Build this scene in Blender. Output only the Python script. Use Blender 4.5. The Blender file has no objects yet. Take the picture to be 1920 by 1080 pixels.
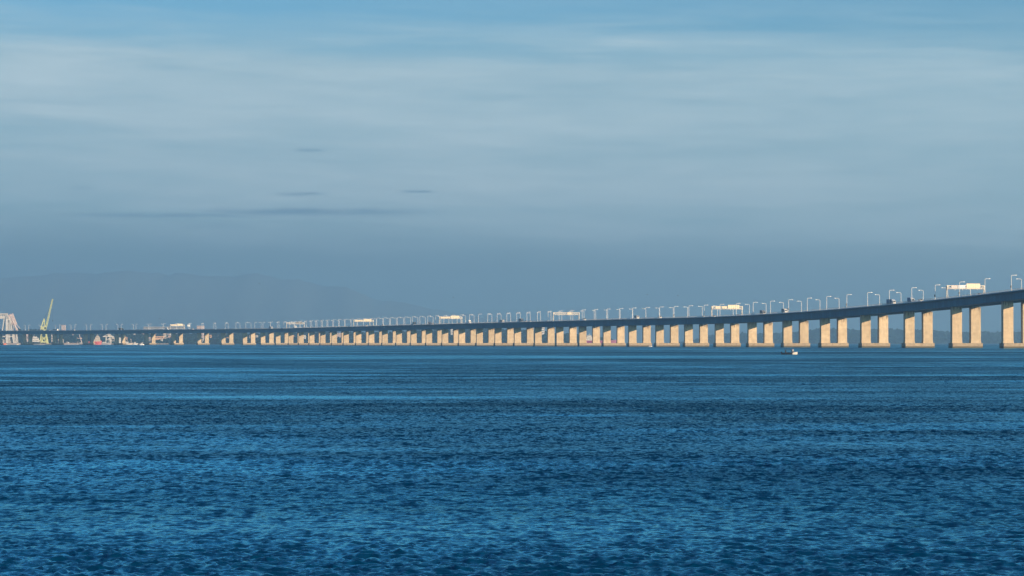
import bpy, bmesh, math, random
import numpy as np
from mathutils import Vector, Matrix

random.seed(7)
SC = bpy.context.scene
COL = SC.collection
rad = math.radians

# ------------------------------------------------------------------ camera
F = 5470.0            # focal length in pixels of a 1920 px wide frame
HC = 3.3              # eye height above the water
YH = 643.0            # row of the true horizon
cam_d = bpy.data.cameras.new('camera')
cam_d.sensor_width = 36.0
cam_d.lens = 36.0 * F / 1920.0
cam_d.clip_start = 0.5
cam_d.clip_end = 200000.0
cam = bpy.data.objects.new('camera', cam_d)
cam.location = (0, 0, HC)
cam.rotation_euler = (math.pi / 2 + math.atan((YH - 540.0) / F), 0, 0)
COL.objects.link(cam)
SC.camera = cam

# ------------------------------------------------------------------ sun and sky
SUN_AZ, SUN_EL = 49.5, 10.2          # degrees right of straight behind the camera, above the horizon
sun_dir = Vector((math.sin(rad(SUN_AZ)) * math.cos(rad(SUN_EL)),
                  -math.cos(rad(SUN_AZ)) * math.cos(rad(SUN_EL)), math.sin(rad(SUN_EL))))
sd = bpy.data.lights.new('sun', 'SUN')
sd.energy = 5.0
sd.angle = rad(0.53)
sd.color = (1.0, 0.735, 0.47)
sun = bpy.data.objects.new('sun', sd)
sun.rotation_euler = sun_dir.to_track_quat('Z', 'Y').to_euler()
sun.location = (300, -300, 400)
COL.objects.link(sun)

W = bpy.data.worlds.new('World')
SC.world = W
W.use_nodes = True
wt = W.node_tree
wt.nodes.clear()


class G:
    """tiny node graph helper"""
    def __init__(s, tree): s.t = tree
    def n(s, typ, **kw):
        nd = s.t.nodes.new(typ)
        for k, v in kw.items(): setattr(nd, k, v)
        return nd
    def put(s, sock, v):
        if hasattr(v, 'is_linked'): s.t.links.new(v, sock)
        elif v is not None: sock.default_value = v
    def m(s, op, a, b=None, c=None, clamp=False):
        nd = s.n('ShaderNodeMath', operation=op); nd.use_clamp = clamp
        s.put(nd.inputs[0], a)
        if b is not None: s.put(nd.inputs[1], b)
        if c is not None: s.put(nd.inputs[2], c)
        return nd.outputs[0]
    def vm(s, op, a, b=None, scale=None):
        nd = s.n('ShaderNodeVectorMath', operation=op)
        s.put(nd.inputs[0], a)
        if b is not None: s.put(nd.inputs[1], b)
        if scale is not None: s.put(nd.inputs['Scale'], scale)
        return nd.outputs[0]
    def xyz(s, x, y, z):
        nd = s.n('ShaderNodeCombineXYZ')
        s.put(nd.inputs[0], x); s.put(nd.inputs[1], y); s.put(nd.inputs[2], z)
        return nd.outputs[0]
    def sep(s, v):
        nd = s.n('ShaderNodeSeparateXYZ'); s.put(nd.inputs[0], v); return nd.outputs
    def noise(s, vec, scale, detail=4, rough=0.55, dist=0.0, col=False):
        nd = s.n('ShaderNodeTexNoise'); s.put(nd.inputs['Vector'], vec)
        nd.inputs['Scale'].default_value = scale; nd.inputs['Detail'].default_value = detail
        nd.inputs['Roughness'].default_value = rough; nd.inputs['Distortion'].default_value = dist
        return nd.outputs['Color' if col else 'Fac']
    def mix(s, fac, a, b, mode='MIX'):
        nd = s.n('ShaderNodeMix', data_type='RGBA', blend_type=mode)
        s.put(nd.inputs[0], fac); s.put(nd.inputs[6], a); s.put(nd.inputs[7], b)
        return nd.outputs[2]
    def rng(s, v, a, b, c=0.0, d=1.0, smooth=False):
        nd = s.n('ShaderNodeMapRange')
        if smooth: nd.interpolation_type = 'SMOOTHSTEP'
        s.put(nd.inputs[0], v)
        for i, q in enumerate((a, b, c, d)): nd.inputs[i + 1].default_value = q
        return nd.outputs[0]


g = G(wt)
sky = g.n('ShaderNodeTexSky', sky_type='NISHITA')
sky.sun_disc = False
sky.sun_elevation = rad(SUN_EL)
sky.sun_rotation = rad(180.0 - SUN_AZ)
sky.altitude = 0.0
sky.air_density = 1.0
sky.dust_density = 0.2
sky.ozone_density = 3.0
STR = 0.085
dirv = g.n('ShaderNodeTexCoord').outputs['Generated']
dx, dy, dz = g.sep(dirv)
az = g.m('MULTIPLY', g.m('ARCTAN2', dx, dy), 57.2958)           # degrees right of +Y
elv = g.m('MULTIPLY', g.m('ARCSINE', dz), 57.2958)              # degrees above horizon
# thin high cloud: long, slightly tilted bands low in the sky, opening to blue higher up
tilt = g.m('ADD', elv, g.m('MULTIPLY', az, 0.022))
cv = g.xyz(g.m('MULTIPLY', az, 0.055), g.m('MULTIPLY', tilt, 0.42), 0.0)
n1 = g.noise(cv, 1.0, 5, 0.5, 0.6)
cv2 = g.xyz(g.m('MULTIPLY', az, 0.16), g.m('MULTIPLY', tilt, 1.5), 3.7)
n2 = g.noise(cv2, 1.0, 6, 0.55, 0.4)
cv3 = g.xyz(g.m('MULTIPLY', az, 0.5), g.m('MULTIPLY', g.m('ADD', tilt, g.m('MULTIPLY', n1, 1.2)), 6.0), 8.1)
n3 = g.noise(cv3, 1.0, 6, 0.62, 0.3)        # fibres
nn = g.m('ADD', g.m('MULTIPLY', g.m('SUBTRACT', n1, 0.5), 1.5), g.m('ADD', g.m('MULTIPLY', g.m('SUBTRACT', n2, 0.5), 0.55), g.m('MULTIPLY', g.m('SUBTRACT', n3, 0.5), 0.2)))
veil = g.rng(g.m('ADD', tilt, g.m('MULTIPLY', nn, -1.3)), 5.3, 6.6, 0.92, 0.03, True)
veil = g.m('ADD', veil, g.m('MULTIPLY', nn, 0.55))
veil = g.m('MINIMUM', g.m('MAXIMUM', veil, 0.0), 0.97)
cloud_col = g.mix(g.rng(g.m('ADD', g.m('MULTIPLY', n1, 0.42), g.m('ADD', g.m('MULTIPLY', n2, 0.40), g.m('MULTIPLY', n3, 0.18))), 0.39, 0.61), (2.05, 3.0, 3.45, 1), (3.35, 4.1, 4.35, 1))
cloud_col = g.mix(g.rng(g.m('ADD', tilt, g.m('MULTIPLY', nn, 0.8)), 1.2, 2.5, 0.0, 1.0, True), (0.75, 1.25, 1.6, 1), cloud_col)   # slate bank on the horizon
blue = g.mix(1.0, sky.outputs[0], (0.38, 0.60, 0.75, 1), 'MULTIPLY')      # cool white balance of the picture
skycol = g.mix(veil, blue, cloud_col)
# small darker streaks of low cloud
streak = None
wob = g.noise(g.xyz(g.m('MULTIPLY', az, 1.1), g.m('MULTIPLY', elv, 3.0), 0.0), 1.0, 3, 0.5)
for (x0, x1, y0, hgt, amt) in ((380, 800, 398, 7, .85), (120, 520, 406, 4, .55), (515, 612, 365, 4, .6), (750, 815, 360, 3, .6),
                               (552, 608, 283, 3.2, .5), (700, 760, 394, 5, .3), (130, 180, 356, 3, .3), (330, 480, 426, 6, .2)):
    a0 = math.degrees(math.atan(((x0 + x1) / 2 - 960) / F)); wa = math.degrees((x1 - x0) / 2 / F)
    e0 = math.degrees((YH - y0) / F); we = math.degrees(hgt / F)
    q = g.m('DIVIDE', g.m('SUBTRACT', az, a0), wa)
    q2 = g.m('MULTIPLY', q, q)
    # lower edge drifts with a little noise
    ee = g.m('DIVIDE', g.m('ADD', g.m('SUBTRACT', elv, e0), g.m('MULTIPLY', g.m('SUBTRACT', wob, 0.5), -0.09)), we)
    e2 = g.m('MULTIPLY', ee, ee)
    mk = g.m('MULTIPLY', g.m('EXPONENT', g.m('MULTIPLY', g.m('ADD', g.m('MULTIPLY', g.m('MULTIPLY', q2, q2), 1.6), e2), -1.0)), amt)
    streak = mk if streak is None else g.m('MAXIMUM', streak, mk)
streak = g.m('MULTIPLY', streak, g.rng(wob, 0.25, 0.55, 0.45, 1.0))
skycol = g.mix(g.m('MINIMUM', g.m('MULTIPLY', g.m('MULTIPLY', streak, g.rng(n3, 0.3, 0.7, 0.75, 1.25)), 1.0), 1.0), skycol, (0.7, 1.4, 2.1, 1))
bg = g.n('ShaderNodeBackground')
bg.inputs['Strength'].default_value = STR
g.put(bg.inputs['Color'], skycol)
wo = g.n('ShaderNodeOutputWorld')
wt.links.new(bg.outputs[0], wo.inputs['Surface'])

SC.view_settings.view_transform = 'Standard'
SC.view_settings.look = 'None'
SC.view_settings.exposure = 1.24
SC.view_settings.gamma = 1.0
SC.render.engine = 'CYCLES'
SC.cycles.use_denoising = True
SC.cycles.denoiser = 'OPENIMAGEDENOISE'
SC.cycles.max_bounces = 6
SC.cycles.volume_bounces = 1

# ------------------------------------------------------------------ mesh helpers


class MB:
    """collects boxes, bars and tubes into one mesh"""
    def __init__(s): s.v = []; s.f = []
    def add(s, vs, fs):
        o = len(s.v); s.v += [tuple(v) for v in vs]; s.f += [tuple(i + o for i in f) for f in fs]
    def box(s, x0, x1, y0, y1, z0, z1):
        vs = [(x, y, z) for z in (z0, z1) for y in (y0, y1) for x in (x0, x1)]
        s.add(vs, [(0, 2, 3, 1), (4, 5, 7, 6), (0, 1, 5, 4), (2, 6, 7, 3), (0, 4, 6, 2), (1, 3, 7, 5)])
    def frustum(s, x0, x1, y0, y1, z0, X0, X1, Y0, Y1, z1):
        vs = [(x0, y0, z0), (x1, y0, z0), (x0, y1, z0), (x1, y1, z0), (X0, Y0, z1), (X1, Y0, z1), (X0, Y1, z1), (X1, Y1, z1)]
        s.add(vs, [(0, 2, 3, 1), (4, 5, 7, 6), (0, 1, 5, 4), (2, 6, 7, 3), (0, 4, 6, 2), (1, 3, 7, 5)])
    def chamfer_box(s, x0, x1, y0, y1, z0, z1, c, rings=None):
        """upright box with chamfered vertical edges and a small chamfer at the top; rings = extra (z, inset)"""
        ring = rings or [(z0, 0.0), (z1 - c, 0.0), (z1, c)]
        lv = []
        for z, i in ring:
            a0, a1, b0, b1 = x0 + i, x1 - i, y0 + i, y1 - i
            lv.append([(a0 + c, b0, z), (a1 - c, b0, z), (a1, b0 + c, z), (a1, b1 - c, z), (a1 - c, b1, z), (a0 + c, b1, z), (a0, b1 - c, z), (a0, b0 + c, z)])
        vs = [p for r in lv for p in r]; fs = []
        for k in range(len(lv) - 1):
            for j in range(8):
                a = k * 8 + j; b = k * 8 + (j + 1) % 8
                fs.append((a, b, b + 8, a + 8))
        fs.append(tuple(range(7, -1, -1))); fs.append(tuple(range((len(lv) - 1) * 8, len(lv) * 8)))
        s.add(vs, fs)
    def bar(s, p, q, w, h=None, r2=None, n=4):
        """prism from p to q; n sides, radius w (h: second half-size for n == 4)"""
        p, q = Vector(p), Vector(q); d = (q - p)
        if d.length < 1e-6: return
        d.normalize()
        up = Vector((0, 0, 1)) if abs(d.z) < 0.95 else Vector((0, 1, 0))
        a = d.cross(up).normalized(); b = a.cross(d).normalized()
        r2 = w if r2 is None else r2
        vs = []
        for c, r in ((p, w), (q, r2)):
            if n == 4:
                hh = r if h is None else h
                for (i, j) in ((-1, -1), (1, -1), (1, 1), (-1, 1)): vs.append(c + a * (i * r) + b * (j * hh))
            else:
                for k in range(n):
                    t = 2 * math.pi * k / n; vs.append(c + a * (math.cos(t) * r) + b * (math.sin(t) * r))
        fs = [(k, (k + 1) % n, n + (k + 1) % n, n + k) for k in range(n)]
        fs += [tuple(range(n - 1, -1, -1)), tuple(range(n, 2 * n))]
        s.add(vs, fs)
    def path(s, pts, r, n=6):
        for i in range(len(pts) - 1):
            ra = r if not isinstance(r, (list, tuple)) else r[i]
            rb = r if not isinstance(r, (list, tuple)) else r[i + 1]
            s.bar(pts[i], pts[i + 1], ra, None, rb, n)
    def prism(s, poly, y0, y1):
        """(x, z) outline pushed along y"""
        n = len(poly)
        vs = [(x, y0, z) for x, z in poly] + [(x, y1, z) for x, z in poly]
        fs = [(k, (k + 1) % n, n + (k + 1) % n, n + k) for k in range(n)]
        fs += [tuple(range(n - 1, -1, -1)), tuple(range(n, 2 * n))]
        s.add(vs, fs)
    def loft(s, rings, caps=True):
        n = len(rings[0]); vs = [p for r in rings for p in r]; fs = []
        for k in range(len(rings) - 1):
            for j in range(n):
                a = k * n + j; b = k * n + (j + 1) % n
                fs.append((a, b, b + n, a + n))
        if caps:
            fs.append(tuple(range(n - 1, -1, -1))); fs.append(tuple(range((len(rings) - 1) * n, len(rings) * n)))
        s.add(vs, fs)
    def wheel(s, x, y, z, r, w):
        s.bar((x, y - w / 2, z), (x, y + w / 2, z), r, None, r, 12)
    def mesh(s, name):
        me = bpy.data.meshes.new(name); me.from_pydata(s.v, [], s.f)
        bm = bmesh.new(); bm.from_mesh(me)
        bmesh.ops.recalc_face_normals(bm, faces=bm.faces)
        bm.to_mesh(me); bm.free()
        return me
    def build(s, name, mat, parent=None, smooth=False, loc=None):
        me = s.mesh(name)
        me.materials.append(mat)
        if smooth: me.polygons.foreach_set('use_smooth', [True] * len(me.polygons))
        o = bpy.data.objects.new(name, me); COL.objects.link(o)
        if parent: o.parent = parent
        if loc: o.location = loc
        return o


def tag(o, label=None, cat=None, group=None, kind=None):
    if label: o['label'] = label
    if cat: o['category'] = cat
    if group: o['group'] = group
    if kind: o['kind'] = kind
    return o


def empty(name, loc=(0, 0, 0), rz=0.0, parent=None):
    o = bpy.data.objects.new(name, None); COL.objects.link(o)
    o.location = loc; o.rotation_euler = (0, 0, rz); o.empty_display_size = 1.0
    if parent: o.parent = parent
    return o


def copy_tree(o, parent=None):
    c = o.copy(); COL.objects.link(c)
    if parent: c.parent = parent
    for ch in o.children: copy_tree(ch, c)
    return c


ONES = 'zeroth first second third fourth fifth sixth seventh eighth ninth tenth eleventh twelfth thirteenth fourteenth fifteenth sixteenth seventeenth eighteenth nineteenth'.split()
TENS = {2: 'twenty', 3: 'thirty', 4: 'forty', 5: 'fifty', 6: 'sixty', 7: 'seventy', 8: 'eighty', 9: 'ninety'}
TENTH = {2: 'twentieth', 3: 'thirtieth', 4: 'fortieth', 5: 'fiftieth', 6: 'sixtieth', 7: 'seventieth', 8: 'eightieth', 9: 'ninetieth'}


def ordinal(n):
    if n < 20: return ONES[n]
    return TENTH[n // 10] if n % 10 == 0 else TENS[n // 10] + '-' + ONES[n % 10]


# ------------------------------------------------------------------ materials
def base_mat(name):
    m = bpy.data.materials.new(name); m.use_nodes = True
    t = m.node_tree; t.nodes.clear()
    gg = G(t)
    b = gg.n('ShaderNodeBsdfPrincipled'); o = gg.n('ShaderNodeOutputMaterial')
    t.links.new(b.outputs[0], o.inputs[0])
    return m, gg, b


def plain(name, c, rough=0.6, metal=0.0, var=0.12, scale=1.5):
    """paint or metal with a little uneven weathering"""
    m, gg, b = base_mat(name)
    p = gg.n('ShaderNodeNewGeometry').outputs['Position']
    f = gg.noise(p, scale, 4, 0.6)
    k = gg.rng(f, 0.3, 0.7, 1 - var, 1 + var * 0.6)
    gg.put(b.inputs['Base Color'], gg.vm('SCALE', (c[0], c[1], c[2]), None, k))
    b.inputs['Roughness'].default_value = rough
    b.inputs['Metallic'].default_value = metal
    return m


def concrete(name, c, stain=0.0, lifts=True, tide=False):
    m, gg, b = base_mat(name)
    pos = gg.n('ShaderNodeNewGeometry').outputs['Position']
    x, y, z = gg.sep(pos)
    f = gg.noise(pos, 0.35, 5, 0.6)
    f2 = gg.noise(gg.vm('MULTIPLY', pos, (1.1, 1.1, 0.12)), 1.0, 5, 0.6)      # vertical run-off marks
    k = gg.m('ADD', gg.rng(f, 0.25, 0.75, 0.78, 1.14), gg.rng(f2, 0.3, 0.75, 0.06, -0.14))
    col = gg.vm('SCALE', (c[0], c[1], c[2]), None, k)
    oi = gg.n('ShaderNodeObjectInfo').outputs['Random']
    col = gg.vm('SCALE', col, None, gg.rng(oi, 0, 1, 0.88, 1.08))
    if lifts:                                                                 # casting lifts, each a shade apart
        lift = gg.m('FLOOR', gg.m('DIVIDE', z, 3.1))
        wn = gg.n('ShaderNodeTexWhiteNoise', noise_dimensions='2D')
        gg.put(wn.inputs['Vector'], gg.xyz(gg.m('FLOOR', gg.m('DIVIDE', x, 9.0)), lift, 0.0))
        col = gg.vm('SCALE', col, None, gg.rng(wn.outputs['Value'], 0, 1, 0.95, 1.04))
        fr = gg.m('FRACT', gg.m('DIVIDE', z, 3.1))
        line = gg.m('LESS_THAN', fr, 0.05)
        col = gg.mix(gg.m('MULTIPLY', line, 0.22), col, (c[0] * .5, c[1] * .45, c[2] * .4, 1))
    if stain > 0:                                                             # soot streaks running down from the bearings
        at = gg.n('ShaderNodeAttribute', attribute_name='down').outputs['Fac']
        st = gg.noise(gg.vm('MULTIPLY', pos, (1.6, 1.6, 0.10)), 1.0, 4, 0.65)
        reach = gg.rng(st, 0.35, 0.72, 0.2, 5.5)
        mk = gg.rng(gg.m('SUBTRACT', reach, at), 0.0, 1.8, 0.0, stain, True)
        col = gg.mix(mk, col, (0.12, 0.095, 0.075, 1))
    if tide:
        wet = gg.rng(gg.m('ADD', z, gg.m('MULTIPLY', f, -0.9)), 0.15, 1.1, 0.9, 0.0, True)
        col = gg.mix(wet, col, (0.05, 0.05, 0.035, 1))
        spl = gg.noise(gg.vm('MULTIPLY', pos, (0.9, 0.9, 0.5)), 1.0, 5, 0.7)
        col = gg.mix(gg.rng(spl, 0.50, 0.66, 0.0, 0.65), col, (0.12, 0.095, 0.075, 1))
    gg.put(b.inputs['Base Color'], col)
    b.inputs['Roughness'].default_value = 0.85
    b.inputs['Specular IOR Level'].default_value = 0.25
    return m


M = {}
M['column'] = concrete('column_concrete', (0.47, 0.38, 0.265), 0.85)
M['cap'] = concrete('cap_concrete', (0.33, 0.275, 0.205), 0.0, False, True)
M['girder'] = concrete('girder_concrete', (0.02, 0.15, 0.25), 0.0, False)  # dark blue of the shaded side put into the concrete colour
def segment_mat():
    m, gg, b = base_mat('girder_segments')
    pos = gg.n('ShaderNodeNewGeometry').outputs['Position']
    al = gg.n('ShaderNodeAttribute', attribute_name='along').outputs['Fac']
    t = gg.m('DIVIDE', al, 4.8)
    wn = gg.n('ShaderNodeTexWhiteNoise', noise_dimensions='1D'); gg.put(wn.inputs['W'], gg.m('FLOOR', t))
    k = gg.rng(wn.outputs['Value'], 0, 1, 0.86, 1.14)
    st = gg.noise(gg.vm('MULTIPLY', pos, (0.8, 0.8, 0.1)), 1.0, 5, 0.65)
    k = gg.m('MULTIPLY', k, gg.rng(st, 0.3, 0.7, 1.15, 0.82))
    k = gg.m('MULTIPLY', k, gg.rng(gg.m('LESS_THAN', gg.m('FRACT', t), 0.05), 0, 1, 1.0, 0.45))
    gg.put(b.inputs['Base Color'], gg.vm('SCALE', (0.02, 0.15, 0.25), None, k))  # shade blue painted into the segment concrete too
    b.inputs['Roughness'].default_value = 0.85
    b.inputs['Specular IOR Level'].default_value = 0.2
    return m


M['segment'] = segment_mat()
M['rail'] = plain('rail_steel', (0.42, 0.45, 0.46), 0.5, 0.0)
M['asphalt'] = plain('asphalt', (0.055, 0.055, 0.058), 0.9)
M['marking'] = plain('road_paint', (0.75, 0.75, 0.72), 0.7)
M['galv'] = plain('galvanised_steel', (0.62, 0.63, 0.63), 0.45, 0.0, 0.08)
M['lamp_head'] = plain('lamp_housing', (0.82, 0.82, 0.82), 0.4)
M['lens'] = plain('lamp_lens', (0.5, 0.52, 0.55), 0.2)
M['dark'] = plain('dark_paint', (0.03, 0.035, 0.04), 0.5)
M['gantry'] = plain('gantry_paint', (0.56, 0.53, 0.46), 0.5)
M['cream'] = plain('sign_back_cream', (0.62, 0.55, 0.41), 0.5, 0, 0.06)
M['rib'] = plain('sign_rib', (0.36, 0.29, 0.19), 0.5)
M['paleblue'] = plain('sign_pale_blue', (0.50, 0.56, 0.64), 0.5)
M['mauve'] = plain('sign_mauve', (0.42, 0.33, 0.34), 0.5)
M['led'] = plain('message_sign_face', (0.06, 0.06, 0.06), 0.4)
M['white'] = plain('white_paint', (0.80, 0.79, 0.76), 0.35)
M['tyre'] = plain('tyre_rubber', (0.02, 0.02, 0.02), 0.9)
M['glass'] = plain('dark_glass', (0.02, 0.03, 0.04), 0.08)
M['navy'] = plain('navy_paint', (0.03, 0.06, 0.12), 0.4)
M['blue'] = plain('blue_paint', (0.05, 0.12, 0.25), 0.4)
M['red'] = plain('red_paint', (0.55, 0.07, 0.06), 0.45)
M['silver'] = plain('silver_paint', (0.50, 0.51, 0.53), 0.3, 0.3)
M['grey'] = plain('grey_paint', (0.22, 0.23, 0.25), 0.5)
M['black'] = plain('black_paint', (0.02, 0.02, 0.025), 0.35)

# ------------------------------------------------------------------ where the bridge runs
K0, XV, AA = 23.65, -481.54, 55893.4
TH0 = math.atan((960 - XV) / F)
HS = [(30.7, math.degrees(TH0)), (31.5, 18.3), (32.5, 21), (33.5, 25), (34.5, 30), (35.5, 34.2), (36.5, 36.8), (37.5, 39.5), (38.5, 44.5), (39.5, 47.5), (40.5, 48.5)]
HX = [a for a, b in HS]; HY = [b for a, b in HS]


def head(s): return rad(float(np.interp(s, HX, HY)))
def nrm(t): return np.array([-math.cos(t), -math.sin(t)])
def fwd(t): return np.array([-math.sin(t), math.cos(t)])


Zc = K0 * 80 * math.cos(TH0)
C0 = np.array([(XV + AA / K0 - 960) / F * Zc, Zc]) - 10.75 * nrm(TH0) + 3.5 * fwd(TH0)
DS = 0.02
SS = np.arange(-8, 50, DS)
PP = np.zeros((len(SS), 2))
_i0 = int(round(8 / DS)); PP[_i0] = C0
for i in range(_i0 + 1, len(SS)): PP[i] = PP[i - 1] + fwd(head(SS[i] - DS / 2)) * 80 * DS
for i in range(_i0 - 1, -1, -1): PP[i] = PP[i + 1] - fwd(head(SS[i] + DS / 2)) * 80 * DS


def at(s, v=0.0):
    p = np.array([np.interp(s, SS, PP[:, 0]), np.interp(s, SS, PP[:, 1])])
    return p + v * nrm(head(s))


def soffit(s):
    if s < -1: z = 19.1 + 0.17 * 8.85 ** 2 + (-1 - s) * 2 * 0.17 * 8.85
    else: z = 19.1 + 0.17 * max(0.0, 7.85 - s) ** 2
    return z - 1.1 * min(1.0, max(0.0, (s - 35) / 7.0))


DECK = 5.1                         # deck surface above soffit
def deck_z(s): return soffit(s) + DECK


def s_at(x, v):
    a, b = -7.0, 48.0
    for _ in range(40):
        m = (a + b) / 2; q = at(m, v)
        if 960 + F * q[0] / q[1] > x: a = m
        else: b = m
    return a


def ground(x, Z):
    """X of image column x at depth Z"""
    return (x - 960) / F * Z
def hgt(y, Z): return HC + (YH - y) / F * Z


# ------------------------------------------------------------------ the sea
def build_sea():
    rng = np.random.default_rng(11)
    r0, r1 = 37.0, 700.0
    nc = 720
    half = rad(11.9)
    rl = [r0]
    while rl[-1] < r1: rl.append(rl[-1] + 0.068 * max(1.0, rl[-1] / 62.0) ** 1.42)
    rl[-1] = r1; rr = np.array(rl); nr = len(rr)
    tt = np.linspace(-half, half, nc)
    R, T = np.meshgrid(rr, tt, indexing='ij')
    X = R * np.sin(T); Y = R * np.cos(T)
    # wind patches: where the chop is stronger or weaker
    patch = np.zeros_like(X)
    for k in range(14):
        lam = math.exp(rng.uniform(math.log(18), math.log(170)))
        ang = rng.normal(math.pi / 2, 0.5)
        patch += np.cos(2 * math.pi / lam * (X * math.cos(ang) * .5 + Y * math.sin(ang)) + rng.uniform(0, 6.28))
    patch = 1.0 + 0.42 * patch / math.sqrt(7)
    patch = np.clip(patch, 0.5, 1.7)
    Hh = np.zeros_like(X); DX = np.zeros_like(X); DY = np.zeros_like(X)
    miss = np.zeros_like(X)
    N = 96
    lams = np.exp(np.linspace(math.log(0.14), math.log(6.0), N)) * rng.uniform(0.93, 1.07, N)
    def steepness(l): return max(0.084 * math.exp(-0.5 * (math.log(l / 0.245) / 0.60) ** 2), 0.0055)
    lat = R * 2 * half / nc; dep = np.gradient(rr)[:, None] * np.ones_like(R)
    for li, lam in enumerate(lams):                        # two crossing trains of short chop
        ang = (rad(15) + rng.normal(0, 0.4)) if li % 5 == 2 else (rad(72) + rng.normal(0, 0.6))
        st_ = steepness(lam)
        k = 2 * math.pi / lam
        kx, ky = abs(math.cos(ang)) / lam, abs(math.sin(ang)) / lam
        keep = np.clip((1 / np.maximum(kx * lat, ky * dep) - 2.2) / 2.2, 0, 1)
        ph = k * (X * math.cos(ang) + Y * math.sin(ang)) + rng.uniform(0, 6.28)
        a = st_ / k * keep
        Hh += a * np.cos(ph)
        DX -= 0.8 * a * math.cos(ang) * np.sin(ph); DY -= 0.8 * a * math.sin(ang) * np.sin(ph)
        miss += 0.5 * st_ ** 2 * (1 - keep ** 2)
    edge = np.clip((half - np.abs(T)) / rad(0.9), 0, 1) * np.clip((r1 - R) / 300.0, 0, 1) * np.clip((R - r0) / 3.0, 0, 1)
    total = 0.5 * sum(steepness(l) ** 2 for l in lams)
    miss = miss * edge + total * (1 - edge)
    Hh *= patch * edge; DX *= patch * edge; DY *= patch * edge
    V = np.stack([X + DX, Y + DY, Hh], -1).reshape(-1, 3)
    idx = np.arange(nr * nc).reshape(nr, nc)
    Q = np.stack([idx[:-1, :-1], idx[:-1, 1:], idx[1:, 1:], idx[1:, :-1]], -1).reshape(-1, 4)
    micro = np.sqrt(miss).reshape(-1)
    # coarse sheet round it: out to the horizon ahead, behind and to the sides
    ang = np.concatenate([np.linspace(-half, half, 41), np.linspace(half, 2 * math.pi - half, 80)[1:-1]])
    far_r = np.array([r1, 1000, 1500, 2200, 3500, 6000, 12000, 20000, 32000.0])
    vs = [V]; qs = [Q]; ms = [micro]; base = len(V)
    R2, A2 = np.meshgrid(far_r, ang, indexing='ij')
    V2 = np.stack([R2 * np.sin(A2), R2 * np.cos(A2), np.zeros_like(R2)], -1).reshape(-1, 3)
    n2 = len(ang); id2 = np.arange(len(V2)).reshape(len(far_r), n2) + base
    Q2 = np.stack([id2[:-1], np.roll(id2, -1, 1)[:-1], np.roll(id2, -1, 1)[1:], id2[1:]], -1).reshape(-1, 4)
    vs.append(V2); qs.append(Q2); ms.append(np.full(len(V2), math.sqrt(total))); base += len(V2)
    # inside r1, outside the fine sector; and the disc under the eye
    ang3 = np.linspace(half, 2 * math.pi - half, 80); rad3 = np.array([r0, 120.0, 400.0, r1])
    R3, A3 = np.meshgrid(rad3, ang3, indexing='ij')
    V3 = np.stack([R3 * np.sin(A3), R3 * np.cos(A3), np.zeros_like(R3)], -1).reshape(-1, 3)
    id3 = np.arange(len(V3)).reshape(4, 80) + base
    Q3 = np.stack([id3[:-1, :-1], id3[:-1, 1:], id3[1:, 1:], id3[1:, :-1]], -1).reshape(-1, 4)
    vs.append(V3); qs.append(Q3); ms.append(np.full(len(V3), math.sqrt(total))); base += len(V3)
    A4 = np.concatenate([np.linspace(-half, half, 41), np.linspace(half, 2 * math.pi - half, 80)[1:-1]])
    V4 = np.concatenate([[[0, 0, 0]], np.stack([r0 * np.sin(A4), r0 * np.cos(A4), np.zeros_like(A4)], -1)])
    n4 = len(A4); i4 = np.arange(n4) + base + 1
    T4 = np.stack([np.full(n4, base), i4, np.roll(i4, -1), np.roll(i4, -1)], -1)
    vs.append(V4); ms.append(np.full(len(V4), math.sqrt(total)))
    V = np.concatenate(vs); Q = np.concatenate(qs); MI = np.concatenate(ms)
    T4 = T4[:, :3]
    me = bpy.data.meshes.new('sea')
    nl = Q.size + T4.size
    me.vertices.add(len(V)); me.vertices.foreach_set('co', V.astype(np.float32).ravel())
    me.loops.add(nl); me.loops.foreach_set('vertex_index', np.concatenate([Q.ravel()[:], T4.ravel()]).astype(np.int32))
    me.polygons.add(len(Q) + len(T4))
    st = np.concatenate([np.arange(len(Q)) * 4, Q.size + np.arange(len(T4)) * 3]).astype(np.int32)
    me.polygons.foreach_set('loop_start', st)
    me.update(calc_edges=True)
    me.polygons.foreach_set('use_smooth', np.ones(len(me.polygons), dtype=bool))
    at_ = me.attributes.new('micro', 'FLOAT', 'POINT'); at_.data.foreach_set('value', MI.astype(np.float32))
    # faces must look up
    bm_flip = me.polygons[0].normal.z < 0
    if bm_flip: me.flip_normals()
    o = bpy.data.objects.new('sea', me); COL.objects.link(o)
    tag(o, 'dark blue choppy bay water reaching to the bridge', None, None, 'structure')
    m, gg, b = base_mat('sea_water')
    geo = gg.n('ShaderNodeNewGeometry')
    P = geo.outputs['Position']; Nn = geo.outputs['Normal']
    mi = gg.n('ShaderNodeAttribute', attribute_name='micro').outputs['Fac']
    na = gg.noise(gg.vm('MULTIPLY', P, (3.0, 1.3, 1.0)), 1.0, 3, 0.6, 0.0, True)
    d = gg.vm('SUBTRACT', na, (0.5, 0.5, 0.5))
    d = gg.vm('MULTIPLY', d, (1.0, 1.0, 0.0))
    # wind: long ruffled streaks and calmer lanes
    wv = gg.noise(gg.vm('MULTIPLY', P, (0.0034, 0.0080, 0.0)), 1.0, 5, 0.62, 0.8)
    wv2 = gg.noise(gg.vm('MULTIPLY', P, (0.014, 0.030, 0.0)), 1.0, 4, 0.6, 0.5)
    wind = gg.m('ADD', gg.rng(wv, 0.36, 0.64, 0.25, 1.35), gg.rng(wv2, 0.35, 0.65, -0.32, 0.32))
    wv3 = gg.noise(gg.vm('MULTIPLY', P, (0.05, 0.11, 0.0)), 1.0, 4, 0.6, 0.6)
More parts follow.
